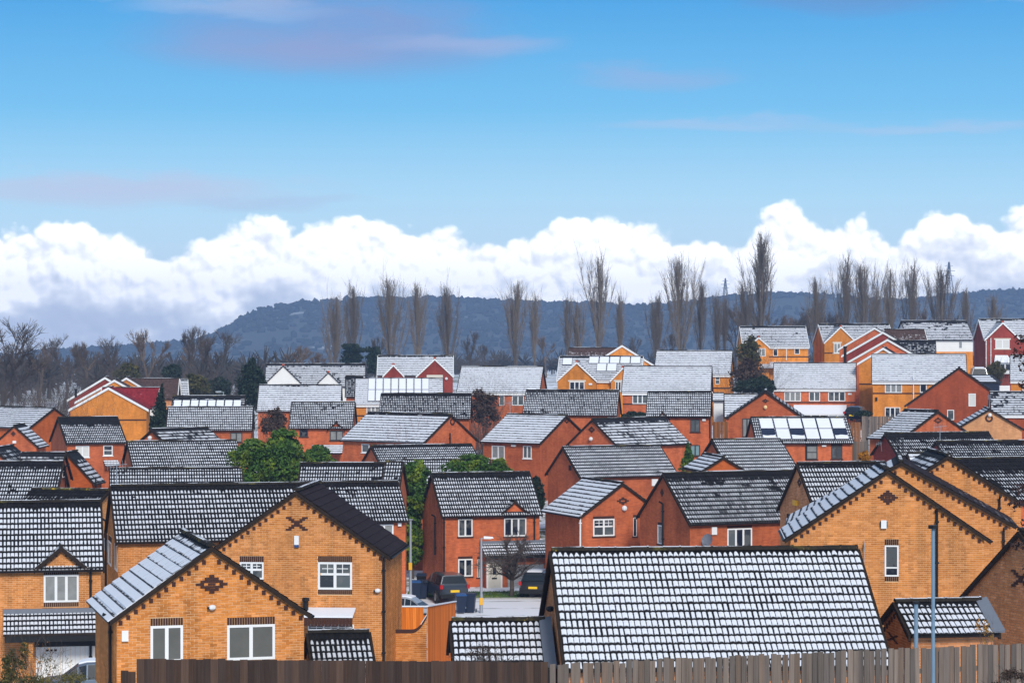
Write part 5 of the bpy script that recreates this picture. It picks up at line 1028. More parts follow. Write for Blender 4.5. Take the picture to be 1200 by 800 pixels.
for i,(x,y) in enumerate([(552,385),(571,402),(640,392),(745,392),(783,388),(1085,362),(1150,372),(440,392),(1040,358),(1122,366)]):
    tree('scrub_tree',['faint bare scrub tree beside the widest poplar','low scrub tree behind the striped white roof','bare scrub tree between slim central poplars','scrub tree left of the broad central poplar','scrub tree under the forked poplar','scrub tree behind the white rendered house','scrub tree left of the maroon gable','scrub tree between the ivied and broad poplars','scrub tree over the brown tiled right roof','scrub tree right of the pylon'][i],'tree',BRO[i%3],x,y,400,'scrub trees between the poplars',wide=.6)
# ------------------------------------------------------------------ evergreens and shrubs
def leafm(name,c1,c2,c3):
    m,g,b=mat(name); geo=g.add('ShaderNodeNewGeometry'); r=geo.outputs['Random Per Island']; n=g.noise(geo.outputs['Position'],1.1,3)
    c=g.mix(r,c1,c2); c=g.mix(g.m('MULTIPLY',g.ss(n,.5,.68),.8),c,c3); g.put(b.inputs['Base Color'],c); b.inputs['Roughness'].default_value=.6; b.inputs['Specular IOR Level'].default_value=.25
    return m
M['leaf']=leafm('bright_green_leaf',(.022,.060,.010),(.07,.155,.016),(.20,.26,.020)); M['leafd']=leafm('dark_conifer_leaf',(.006,.016,.010),(.020,.040,.022),(.03,.05,.03))
M['leafo']=leafm('olive_leaf',(.03,.035,.012),(.09,.085,.025),(.16,.13,.03)); M['leafy']=leafm('yellow_leaf',(.30,.12,.01),(.55,.24,.02),(.45,.25,.03)); M['leafb']=leafm('brown_shrub_leaf',(.035,.022,.018),(.08,.05,.035),(.10,.065,.05)); M['leafk']=leafm('dark_red_brown_leaf',(.02,.010,.010),(.05,.020,.018),(.06,.03,.02))
def foliage(name,m,blobs,n,size,seed,parent,flatten=1.):
    n=int(n*2.6); size=size*.55
    """leaf clumps spread through the blobs (x,y,z,rx,ry,rz), thicker toward the outside, with gaps"""
    rng=np.random.default_rng(seed); bl=np.array(blobs,float); vol=(bl[:,3]*bl[:,4]*bl[:,5])**.67; pick=rng.choice(len(bl),n,p=vol/vol.sum())
    d=rng.normal(0,1,(n,3)); d/=np.linalg.norm(d,axis=1,keepdims=True); lump=1+.16*np.sin(d[:,0]*5+bl[pick,0]*3)+.16*np.sin(d[:,2]*6+bl[pick,2]*2+d[:,1]*4)
    r=(rng.random(n)**.35)*lump
    c=bl[pick,:3]+d*bl[pick,3:6]*r[:,None]
    a=rng.normal(0,1,(n,3)); a+=d*.6; a/=np.linalg.norm(a,axis=1,keepdims=True); h=np.cross(a,rng.normal(0,1,(n,3))); h/=np.linalg.norm(h,axis=1,keepdims=True); w=np.cross(a,h)
    s=size*rng.uniform(.6,1.5,(n,1)); h=h*s; w=w*s*.55
    V=np.stack([c-h,c+w*1.0+a*s*.15,c+h,c-w+a*s*.15],1); F=(np.arange(n)*4)[:,None]+np.arange(4)[None]
    me=bpy.data.meshes.new(name); me.from_pydata(V.reshape(-1,3).tolist(),[],F.tolist()); me.materials.append(m)
    return link(name,me,parent)
def twigs(name,m,r,h,n,seed,parent,rad=.012,lean=.6):
    rng=np.random.default_rng(seed); C=Segs()
    for i in range(n):
        a=rng.uniform(0,6.28); rr=r*.35*rng.random()**.5; p=np.array([math.cos(a)*rr,math.sin(a)*rr,0.]); d=nrm(np.array([math.cos(a)*lean*rng.random()*r/h*2,math.sin(a)*lean*rng.random()*r/h*2,1.])); ln=h*rng.uniform(.6,1.05)
        for q in range(4):
            d=nrm(d+rng.normal(0,.13,3)); e=p+d*ln/4; C.add(p,e,rad*(1-q*.2),rad*(.8-q*.2))
            for z in range(2): C.add(e,e+nrm(d+rng.normal(0,.5,3))*ln*.22,rad*.4,rad*.15)
            p=e
    return link(name,C.mesh(name,m,3),parent)
def shrub(name,label,cat,px,pyt,pyb,wpx,d,m,n,size,seed,bm='bark2',shape='round',sink=.4,group=None):
    """bush whose foliage spans the picture rows pyt..pyb at distance d"""
    x=(px-600)/3000.*d; zt=(400-pyt)/3000.*d; zb=min(g1(x,d),(400-pyb)/3000.*d); zg=g1(x,d); H=zt-zg; w=wpx/3000.*d/2*(1.28 if shape=='round' else 1.1)
    t=thing(name,label,cat,(x,d,zg),0,group); rng=random.Random(seed); bl=[]
    lo=(400-pyb)/3000.*d-zg; lo=max(lo,.2)
    if shape=='cone':
        k=7
        for i in range(k): f=i/(k-1); rr=w*(1.02-f*.88); bl.append((rng.uniform(-.1,.1)*w,rng.uniform(-.1,.1)*w,lo+(H-lo)*(f*.92+.04),rr,rr,(H-lo)/k*.9))
    elif shape=='column':
        for i in range(7): bl.append((rng.uniform(-.3,.3)*w,rng.uniform(-.3,.3)*w,lo+(H-lo)*(i+.5)/7,w*rng.uniform(.55,.95),w*.8,(H-lo)/8))
    else:
        bl.append((0,0,lo+(H-lo)*.42,w*.74,w*.6,(H-lo)*.42))
        for i in range(16):
            a=rng.uniform(0,6.28); q=rng.uniform(.2,.85); f=rng.uniform(.15,.92); q*=min(1,1.5*(1.08-f)); bl.append((math.cos(a)*w*q,math.sin(a)*w*q*.7,lo+(H-lo)*f,w*rng.uniform(.14,.30),w*rng.uniform(.14,.3),(H-lo)*rng.uniform(.07,.15)))
    mb=MB(); mb.tube((0,0,-.3),(0.05,0,H*.7),.09,.03,6)
    for i in range(5): a=i*1.25; mb.tube((0,0,H*.25),(math.cos(a)*w*.6,math.sin(a)*w*.5,H*rng.uniform(.45,.75)),.04,.01,5)
    mb.build('trunk',M[bm],t); foliage('crown',M[m],bl,n,size,seed,t)
    if m in('leafb','leafo'): o_=twigs('twigs',M['bark2'],w,H,120,seed,t,.014,1.1)
    return t
shrub('evergreen_bush','big bright green evergreen bush left of centre among the roofs','bush',323,502,575,98,163,'leaf',9000,.20,1)
shrub('evergreen_bush','low green bush at the foot of the dormered red house','bush',374,521,545,34,186,'leaf',2000,.17,2)
shrub('conifer_shrub','tall loose green conifer between snowy roofs and the cream door house','bush',484,547,655,46,160.5,'leaf',6500,.20,3,shape='column')
shrub('conifer_shrub','light green feathery bush poking over the mossy gridded roof','bush',553,531,562,62,161,'leaf',3200,.16,4)
shrub('conifer_shrub','dark green shrub below the white window of the melted patch roof house','bush',585,535,562,24,170,'leaf',1500,.15,5)
shrub('conifer_shrub','dark green shrub right of the tall loose conifer, beside the left gable','bush',628,560,600,24,163,'leafd',1800,.18,51)
shrub('conifer_tree','dark upright conifer beside the orange band gable','tree',189,455,512,26,215,'leafd',2600,.22,6,shape='cone')
shrub('conifer_tree','dark bushy conifer left of the white gabled house','tree',297,421,478,36,262,'leafd',2600,.30,7)
shrub('conifer_tree','olive conifer right of the brown tiled roof','tree',228,435,466,34,300,'leafo',2600,.30,8)
shrub('conifer_tree','small dark evergreen behind the brown tiled roof','tree',203,424,446,24,320,'leafd',900,.30,9)
shrub('conifer_tree','dark evergreen between the brown roof and the round bare tree','tree',256,440,466,34,310,'leafd',2000,.30,10)
shrub('conifer_tree','dark evergreen behind the maroon stepped gable','tree',150,426,448,34,330,'leafo',1000,.32,11)
shrub('ivy_clump','dark ivy wrapping the foot of a poplar','shrub',414,404,432,26,370,'leafd',1800,.35,12,shape='column')
shrub('ivy_clump','dark scrubby foot between poplars left of the two red gables','shrub',440,408,436,18,366,'leafd',1200,.35,13,shape='column')
shrub('evergreen_tree','dark open evergreen before the grey brown gable on the right','tree',878,392,428,30,280,'leafo',520,.34,14)
shrub('evergreen_tree','broad dark shrub right of the narrow pale garage','bush',878,420,458,44,262,'leafb',1500,.26,15)
shrub('hedge','dark green hedge below the skyline orange house, right of centre','hedge',888,440,462,50,252,'leafd',2400,.24,16)
shrub('hedge','clipped dark hedge under the white three pane window','hedge',745,482,494,34,222,'leafd',1600,.18,17)
shrub('shrub','brown leafless shrub beside the pale gridded roof, left','shrub',322,476,512,34,212,'leafb',1300,.17,18)
shrub('shrub','dark tangled shrub between two gridded roofs in the centre','shrub',566,455,500,46,232,'leafb',1500,.20,19)
shrub('shrub','pointed green conifer by the dark striped roof, right of centre','bush',807,520,550,18,184,'leaf',1500,.15,20,shape='cone')
shrub('hedge','thin strip of dark hedge behind the tall boarded fence','hedge',1012,481,488,24,236,'leafd',900,.16,21)
shrub('shrub','olive bush beside the maroon gable house porch','bush',1166,423,446,24,276,'leafo',1600,.22,22)
shrub('shrub','yellow green shrub behind the snowy roof on the right','bush',1013,527,540,12,150,'leafy',500,.14,23)
def bare_shrub(label,px,pyt,d,wpx,m,n,seed,rad=.012,base=None):
    x=(px-600)/3000.*d; zt=(400-pyt)/3000.*d; zg=g1(x,d) if base is None else (400-base)/3000.*d; t=thing('bare_shrub',label,'shrub',(x,d,zg)); twigs('twigs',M[m],wpx/3000.*d/2,zt-zg,n,seed,t,rad); return t
bare_shrub('reddish bare shrub in front of the broad striped slope',494,500,196,70,'barkred',90,31,.018)
bare_shrub('bare brown shrub before the orange band gable, left',113,473,225,40,'barkbrown',60,32,.016)
bare_shrub('bare tangled shrub at the left before the brown brick gable',52,466,236,60,'barkbrown',110,33,.018)
bare_shrub('low bare hedge of twigs below the left bare trees',40,452,262,110,'bark2',150,34,.02)
bare_shrub('bare branches over the white windows of the striped roof house, centre',567,446,240,60,'bark2',90,36,.012)
# ------------------------------------------------------------------ hedgerows and tree belts over the far fields
def belts():
    rng=np.random.default_rng(8); xs=[];ys=[]
    for d,k in ((560,.5),(640,.75),(760,.8),(880,.9),(1020,.9),(1180,.95),(1350,.95),(1520,1),(1700,1)):
        n=int(d*.62/5.); x=np.linspace(-d*.31,d*.31,n)+rng.normal(0,1.5,n); kp=np.sin(x*.02+d)+np.sin(x*.007+d*.3)<2*k-.6+rng.normal(0,.2,n)
        if d<700: kp&=(x>-d*.14)|(rng.random(n)<.4)
        for q in range(2): xs.append(x[kp]+rng.normal(0,2,kp.sum())); ys.append(d+q*7+rng.normal(0,2,kp.sum()))
    for d in (362,395,430,470,515):
        n=44; x=rng.uniform(-d*.225,-d*.085,n); xs.append(x); ys.append(d+rng.normal(0,9,n))
    x=np.concatenate(xs); y=np.concatenate(ys); N=len(x); z=gh(x,y); H=rng.uniform(5,10.5,N)*np.where(y<540,.62,.55); C=Segs(); K=30
    dd=rng.normal(0,1,(N,K,3)); dd/=np.linalg.norm(dd,axis=2,keepdims=True); c=np.stack([x,y,z+H*.52],-1)[:,None]
    a=c+dd*np.array([.12,.12,.18])*H[:,None,None]; b_=c+dd*np.array([.42,.42,.5])*H[:,None,None]+np.array([0,0,.06])*H[:,None,None]
    C.a=list(a.reshape(-1,3))+list(np.stack([x,y,z-.5],-1)); C.b=list(b_.reshape(-1,3))+list(np.stack([x,y,z+H*.55],-1)); C.ra=[.2]*(N*K)+[.22]*N; C.rb=[.04]*(N*K)+[.12]*N
    m,g,b=mat('winter_hedgerow'); rr=g.add('ShaderNodeNewGeometry').outputs['Random Per Island']; g.put(b.inputs['Base Color'],g.mix(rr,(.030,.031,.034),(.066,.062,.062))); b.inputs['Roughness'].default_value=1
    link('tree_belt',C.mesh('tree_belt',m,3),None,kind='stuff')
belts()
for i,(x,y,d,w,lab) in enumerate([(20,418,285,60,'dense bare thicket at the left edge below the brown tree'),(62,425,310,60,'grey thicket before the snowy field, left'),(110,428,318,50,'grey thicket left of the maroon stepped gable'),(165,420,335,46,'bare thicket above the orange stepped gables'),(215,424,340,50,'bare thicket above the brown tiled roof'),(265,428,335,44,'bare thicket left of the dark bushy conifer'),(455,415,385,36,'bare thicket behind the two red gables'),(555,408,390,40,'bare thicket right of the two red gables')]):
    t=thing('thicket',lab,'shrub',((x-600)/3000.*d,d,g1((x-600)/3000.*d,d))); twigs('twigs',M['bark2'],w/3000.*d/2*1.6,(400-y)/3000.*d-t.location.z,170,80+i,t,.022,.9)
def dome(seed,m):
    rng=np.random.default_rng(seed); T=Segs(); C=Segs(); th=.34; p=np.zeros(3)
    for i in range(5): q=np.array([rng.normal(0,.006),rng.normal(0,.006),th*(i+1)/5]); T.add(p,q,.042-.003*i,.039-.003*i); p=q
    for j in range(13):
        az=j*2.399+rng.normal(0,.2); el=math.radians(rng.uniform(18,82)); tip=np.array([math.cos(az)*math.cos(el)*.52,math.sin(az)*math.cos(el)*.52,th+.10+math.sin(el)*.54])*rng.uniform(.9,1.03); a=p; k=5; r0=.019
        for i in range(k):
            f=(i+1)/k; e=p+(tip-p)*f+np.array([0,0,.07*math.sin(f*3.14)])+rng.normal(0,.014,3); C.add(a,e,r0*(1-i/k*.8),r0*(1-(i+1)/k*.8)); d=nrm(e-a)
            for w in range(5):
                dd=nrm(d+rng.normal(0,.55,3)); l=rng.uniform(.10,.22); s0=a+(e-a)*rng.random(); e2=s0+dd*l; C.add(s0,e2,.0045,.0022)
                for z in range(6): m2=s0+(e2-s0)*rng.uniform(.2,1.); C.add(m2,m2+nrm(dd+rng.normal(0,.6,3))*l*rng.uniform(.3,.7),.0026,.0013)
            a=e
    return T.mesh('trunk',m,7),C.mesh('crown',m,3)
# small bare tree in front of the cream door
TM=dome(46,M['bark2'])
t=tree('bare_tree','small bare tree on the lawn before the grey garage door','tree',TM,600,630,150.6,wide=1.1,rz=.8)
# ------------------------------------------------------------------ street: road, lawn, kerb
def sheet(name,pts,m,dz,n=14,**k):
    """quad of four corners (x,y) draped on the ground"""
    a,b,c,d=[np.array(p,float) for p in pts]; s=np.linspace(0,1,n+1); U,V=np.meshgrid(s,s)
    P=(a*((1-U)*(1-V))[...,None]+b*(U*(1-V))[...,None]+c*(U*V)[...,None]+d*((1-U)*V)[...,None]); Z=gh(P[...,0],P[...,1])+dz
    v=np.concatenate([P,Z[...,None]],-1).reshape(-1,3); i=np.arange(n)[:,None]*(n+1)+np.arange(n)[None]; f=np.stack([i,i+1,i+n+2,i+n+1],-1).reshape(-1,4)
    me=bpy.data.meshes.new(name); me.from_pydata(v.tolist(),[],f.tolist()); me.materials.append(m); return link(name,me,**k)
def snowroad():
    m,g,b=mat('snow_covered_road'); geo=g.add('ShaderNodeNewGeometry'); p=geo.outputs['Position']; n=g.noise(p,.7,4); w=g.add('ShaderNodeTexWave'); g.put(w.inputs['Vector'],p); w.inputs['Scale'].default_value=.09; w.inputs['Distortion'].default_value=2.5; w.bands_direction='Y'
    k=g.m('MULTIPLY',g.ss(w.outputs[1],.93,.985),g.ss(n,.4,.6)); g.put(b.inputs['Base Color'],g.mix(g.m('MULTIPLY',k,.55),SNOW,(.12,.12,.13))); b.inputs['Roughness'].default_value=.8
    return m
SR=snowroad()
sheet('road',[(-13,118),(6,118),(6,149.3),(-13,149.3)],SR,.045,kind='structure')
m,g_,b_=mat('frosted_lawn'); geo=g_.add('ShaderNodeNewGeometry'); n_=g_.noise(geo.outputs['Position'],1.6,5,.65); g_.put(b_.inputs['Base Color'],g_.mix(g_.ss(n_,.52,.66),(.10,.17,.03),(.62,.68,.62))); b_.inputs['Roughness'].default_value=.9
sheet('lawn',[(-6.2,149.4),(1.0,149.4),(1.0,153.2),(-6.2,153.2)],m,.055,kind='structure')
def tufts(name,x0,x1,y0,y1,n,h,m,seed):
    rng=np.random.default_rng(seed); x=rng.uniform(x0,x1,n); y=rng.uniform(y0,y1,n); z=gh(x,y)+.05; a=rng.uniform(0,6.28,n); s=rng.uniform(.5,1.2,n)*h
    V=np.stack([np.stack([x-np.cos(a)*.02,y-np.sin(a)*.02,z],-1),np.stack([x+np.cos(a)*.02,y+np.sin(a)*.02,z],-1),np.stack([x+rng.normal(0,.03,n),y+rng.normal(0,.03,n),z+s],-1)],1)
    F=(np.arange(n)*3)[:,None]+np.arange(3)[None]; me=bpy.data.meshes.new(name); me.from_pydata(V.reshape(-1,3).tolist(),[],F.tolist()); me.materials.append(m); link(name,me,kind='stuff')
tufts('grass',-6.2,1.,149.4,153.2,5000,.09,M['leaf'],3)
mb=MB(); 
for i in range(20):
    xa_=-13+i*.95; za_=g1(xa_+.4,149.35); mb.box(xa_,xa_+.93,149.30,149.44,za_-.2,za_+.13)
mb.build('kerb',flat('concrete_kerb',(.32,.32,.31),.9),None,kind='structure')
# ------------------------------------------------------------------ fences
WOODG=[wood('weathered_board_%d'%i,c) for i,c in enumerate([(.170,.136,.115),(.140,.116,.102),(.190,.150,.125),(.168,.124,.098),(.118,.100,.090)])]
WOODD=[wood('dark_brown_board_%d'%i,c) for i,c in enumerate([(.070,.044,.034),(.050,.034,.029),(.088,.055,.042),(.060,.042,.036)])]
WOODO=[wood('orange_stained_board_%d'%i,c) for i,c in enumerate([(.62,.165,.020),(.54,.135,.017),(.68,.19,.026)])]
WOODB=[wood('brown_board_%d'%i,c) for i,c in enumerate([(.24,.095,.035),(.18,.075,.03)])]
BOARD={}
def board_mesh(m,w,t,H):
    k=(m.name,round(w,3),round(H,2))
    if k not in BOARD: mb=MB(); mb.box(0,w,-t/2,t/2,0,H); BOARD[k]=mb.mesh('board',m)
    return BOARD[k]
def fence(name,label,a,b,z_top,z_bot,mats,w=.107,gap=.003,t=.02,jit=.012,rails=True,posts=2.4,seed=1,cap=False):
    """boards from a to b (x,y); z_top may be a pair"""
    rng=random.Random(seed); A=Vector((*a,0)); B=Vector((*b,0)); L=(B-A).length; ang=math.atan2(b[1]-a[1],b[0]-a[0]); za,zb=z_top if isinstance(z_top,tuple) else (z_top,z_top)
    root=thing(name,label,'fence',(a[0],a[1],z_bot),ang); n=int(L/(w+gap)); H=min(za,zb)-z_bot
    ms=[board_mesh(m,w,t,H) for m in mats]; last=None
    for i in range(n):
        zt=za+(zb-za)*i/n; last=rng.choice([q for q in ms if q is not last] or ms); o=link('board',last,root,(i*(w+gap),(i%2)*.005+rng.uniform(-.001,.001),0)); o.scale=(1 if gap>.005 else 1.05,1,(zt-z_bot+rng.gauss(0,jit))/H); o.rotation_euler=(0,rng.gauss(0,.004 if gap>.005 else .0007),0)
    if rails:
        for f in (.12,.5,.86):
            mb=MB(); mb.hexa([(0,t/2+.003,H*f),(L,t/2+.003,H*f+(zb-za)*f),(L,t/2+.05,H*f+(zb-za)*f),(0,t/2+.05,H*f),(0,t/2+.003,H*f+.08),(L,t/2+.003,H*f+.08+(zb-za)*f),(L,t/2+.05,H*f+.08+(zb-za)*f),(0,t/2+.05,H*f+.08)]); mb.build('rail',mats[0],root)
        x=.0
        while x<L: mb=MB(); mb.box(x,x+.09,t/2+.05,t/2+.14,0,H+(zb-za)*x/L-.06); mb.build('post',mats[-1],root); x+=posts
    if cap: mb=MB(); Ha,Hb=za-z_bot+.01,zb-z_bot+.01; mb.hexa([(0,-.05,Ha),(L,-.05,Hb),(L,.05,Hb),(0,.05,Ha),(0,-.05,Ha+.05),(L,-.05,Hb+.05),(L,.05,Hb+.05),(0,.05,Ha+.05)]); mb.build('cap',M['snow'] if cap=='snow' else mats[0],root)
    return root
f0=at(160,771.5,41); f1=at(643,775.5,41.4); zb_=-8.15
fence('board_fence','long dark brown boarded fence along the bottom left',(f0.x,f0.y),(f1.x,f1.y),(f0.z,f1.z),zb_,WOODD,w=.116,gap=.002,seed=2,jit=.006)
h0=at(141,787,41); fence('board_fence','lower step of dark brown boards at the left end of the long fence',(h0.x,41.05),(f0.x-.01,41.02),h0.z,zb_,WOODD,w=.116,gap=.002,seed=3,posts=9)
f2=at(645,777.5,41.3); f3=at(1225,752,44.6)
fence('board_fence','weathered grey boarded fence with gaps along the bottom right',(f2.x,f2.y),(f3.x,f3.y),(f2.z,f3.z),zb_,WOODG,w=.098,gap=.012,seed=4,jit=.012)
# orange garden fence beyond the tall orange gable, with its brick wall
a=at(463,0,104); b=at(500,0,104); c=at(534,0,119)
zt=(400-711)/3000.*104
fence('garden_fence','orange stained garden fence facing the camera beside the brick garden wall',(a.x,104),(b.x,104),zt,g1(a.x,104)-.3,WOODO,w=.14,gap=.004,seed=5,cap='snow')
fence('garden_fence','orange stained garden fence running back towards the blue bins',(b.x+.03,104.05),(c.x,119),(zt,(400-705)/3000.*119),min(g1(a.x,104),g1(c.x,119))-.3,WOODO,w=.14,gap=.004,seed=6,cap='snow')
def garden_wall():
    d=97.; x0,x1=at(454,0,d).x,at(500,0,d).x; zb=g1(x0,d)-.4; zt=(400-741)/3000.*d
    t=thing('garden_wall','orange brick garden wall with dark curved coping, right of the tall orange gable','wall',(x0,d,zb)); L=x1-x0; H=zt-zb
    curve=lambda u:H+(.0 if u<L*.62 else .55*((u-L*.62)/(L*.38))**2)
    mb=MB(); n=12
    for i in range(n):
        u0,u1=i*L/n,(i+1)*L/n; mb.hexa([(u0,0,0),(u1,0,0),(u1,.22,0),(u0,.22,0),(u0,0,curve(u0)),(u1,0,curve(u1)),(u1,.22,curve(u1)),(u0,.22,curve(u0))])
    mb.build('wall',wallmat('O'),t)
    brickwork(t,'O',[(0,0),(L,0),(L,H-.02),(0,H-.02)],[],lambda u,z,q:(u,-q,z),(0,-1,0))
    mb=MB()
    for i in range(n):
        u0,u1=i*L/n,(i+1)*L/n; mb.hexa([(u0,-.04,curve(u0)),(u1,-.04,curve(u1)),(u1,.26,curve(u1)),(u0,.26,curve(u0)),(u0,-.04,curve(u0)+.1),(u1,-.04,curve(u1)+.1),(u1,.26,curve(u1)+.1),(u0,.26,curve(u0)+.1)])
    mb.build('coping',M['dkbrick'],t)
    mb=MB(); mb.hexa([(L*.85,-.03,curve(L*.85)+.102),(L,-.03,curve(L)+.102),(L,.25,curve(L)+.102),(L*.85,.25,curve(L*.85)+.102),(L*.85,-.03,curve(L*.85)+.14),(L,-.03,curve(L)+.15),(L,.25,curve(L)+.15),(L*.85,.25,curve(L*.85)+.14)]); mb.build('snow_cover',M['snow'],t)
garden_wall()
def panel(label,x0,x1,yt,yb,d,mats,seed): 
    a,b=at(x0,yt,d),at(x1,yt,d); fence('board_fence',label,(a.x,d),(b.x,d),a.z,min(g1(a.x,d)-.2,(400-yb)/3000.*d),mats,w=.15,gap=.006,seed=seed)
panel('tall grey boarded fence below the orange patio door house',1010,1046,487.5,515,226,WOODG,7)
panel('brown boarded fence beside the snowy solar roof',994,1010,494.5,515,222,WOODB,8)
panel('golden brown boarded gate fence under the narrow pale garage',835.5,855,494,514,203,WOODB,9)
panel('pale grey boarded fence behind the snowy roof on the right',1000,1017,517,540,150,WOODG,10)
# ------------------------------------------------------------------ lamp columns
def lamp(label,px,pyt,d,r,arm=None,hdr=1.,mm='grey',yellow=None,taper=.7):
    x=(px-600)/3000.*d; zt=(400-pyt)/3000.*d; zg=g1(x,d)-.1; H=zt-zg
    t=thing('street_lamp' if arm else 'metal_post',label,'street lamp' if arm else 'post',(x,d,zg)); mb=MB(); mb.tube((0,0,0),(0,0,1.2),r*1.35,r*1.35,10); mb.tube((0,0,1.2),(0,0,H),r,r*taper,10); mb.build('column',M[mm],t,True)
    if arm:
        mb=MB(); mb.tube((0,0,H-.05),(arm*.5,0,H+.02),.03,.03,6); mb.build('arm',M[mm],t)
        mb=MB(); s=1 if arm>0 else -1; mb.hexa([(arm*.4,-.1,H-.04),(arm*.4+s*.55,-.06,H-.02),(arm*.4+s*.55,.06,H-.02),(arm*.4,.1,H-.04),(arm*.4,-.08,H+.1),(arm*.4+s*.5,-.05,H+.06),(arm*.4+s*.5,.05,H+.06),(arm*.4,.08,H+.1)]); hd=mb.build('lamp_head',M['snow'] if hdr>1 else M[mm],t)
        mb=MB(); mb.box(min(arm*.45,arm*.45+s*.4),max(arm*.45,arm*.45+s*.4),-.05,.05,H-.07,H-.045); mb.build('lens',M['cream'],hd)
    else:
        mb=MB(); mb.tube((0,0,H),(0,0,H+.05),r*1.6*hdr,r*1.6*hdr,10); mb.build('cap',M['black'] if mm=='bluegrey' else M[mm],t)
    if yellow: z=(400-yellow)/3000.*d-zg; mb=MB(); mb.box(-.09,.09,-r*1.5,-r*1.2,z-.2,z+.2); mb.build('label_plate',M['yellow'],t)
    return t
lamp('tall grey street lamp in front of the cream door house',564,630,142.5,.075,.35,2.,yellow=704)
lamp('pale grey lamp column beside the red house with the white window',481,609,139,.085,None,1.,yellow=663)
lamp('slim blue grey lamp column rising in front of the grey fence on the right',1093.5,619,38.5,.032,None,1.5,'bluegrey',taper=.85)
lamp('short blue grey steel post before the small cross gabled outbuilding',1073.5,707,62,.052,None,1.,'bluegrey',taper=1.)
lamp('thin street lamp behind the snowy row of solar panels, left',262,459,240,.05,-.6)
# ------------------------------------------------------------------ wheelie bins
def bin_(label,px,d,lid,rz=0.,group=None,body='bluedark'):
    x=(px-600)/3000.*d; t=thing('wheelie_bin',label,'bin',(x,d,g1(x,d)+.05),rz,group)
    mb=MB(); mb.hexa([(-.21,-.24,.06),(.21,-.24,.06),(.21,.24,.06),(-.21,.24,.06),(-.29,-.35,.98),(.29,-.35,.98),(.29,.33,.98),(-.29,.33,.98)]); mb.box(-.31,.31,-.37,.36,.94,.99); mb.build('body',M[body],t)
    mb=MB(); mb.hexa([(-.31,-.38,.992),(.31,-.38,.992),(.31,.38,.992),(-.31,.38,.992),(-.27,-.30,1.08),(.27,-.30,1.08),(.27,.36,1.1),(-.27,.36,1.1)]); mb.build('lid',M[lid],t)
    for s in (-1,1): mb=MB(); mb.tube((s*.25,.25,.1),(s*.31,.25,.1),.1,n=10); mb.build('wheel',M['black'],t)
    mb=MB(); mb.tube((-.22,.42,.98),(.22,.42,.98),.02,n=6); mb.build('handle',M['black'],t); return t
gb='wheelie bins by the road'
bin_('blue lidded wheelie bin left of the dark car, nearest the lamp column',487,149,'binblue',.1,gb); bin_('dark blue wheelie bin touching the dark car',495.5,149.3,'bluedark',-.05,gb)
bin_('blue lidded wheelie bin at the end of the orange fence, left of the pair',540,142.3,'binblue',.15,gb); bin_('dark wheelie bin at the end of the orange fence, right of the pair',551.5,142.6,'bluedark',-.1,gb)
bin_('dark bin against the red house wall behind the parked car',494,153,'bluedark',0,gb,'black')
bin_('far blue bin beside the maroon gable house',1176,272,'binblue',0,'far blue bins'); bin_('far blue bin before the olive bush',1181,271,'binblue',.2,'far blue bins')
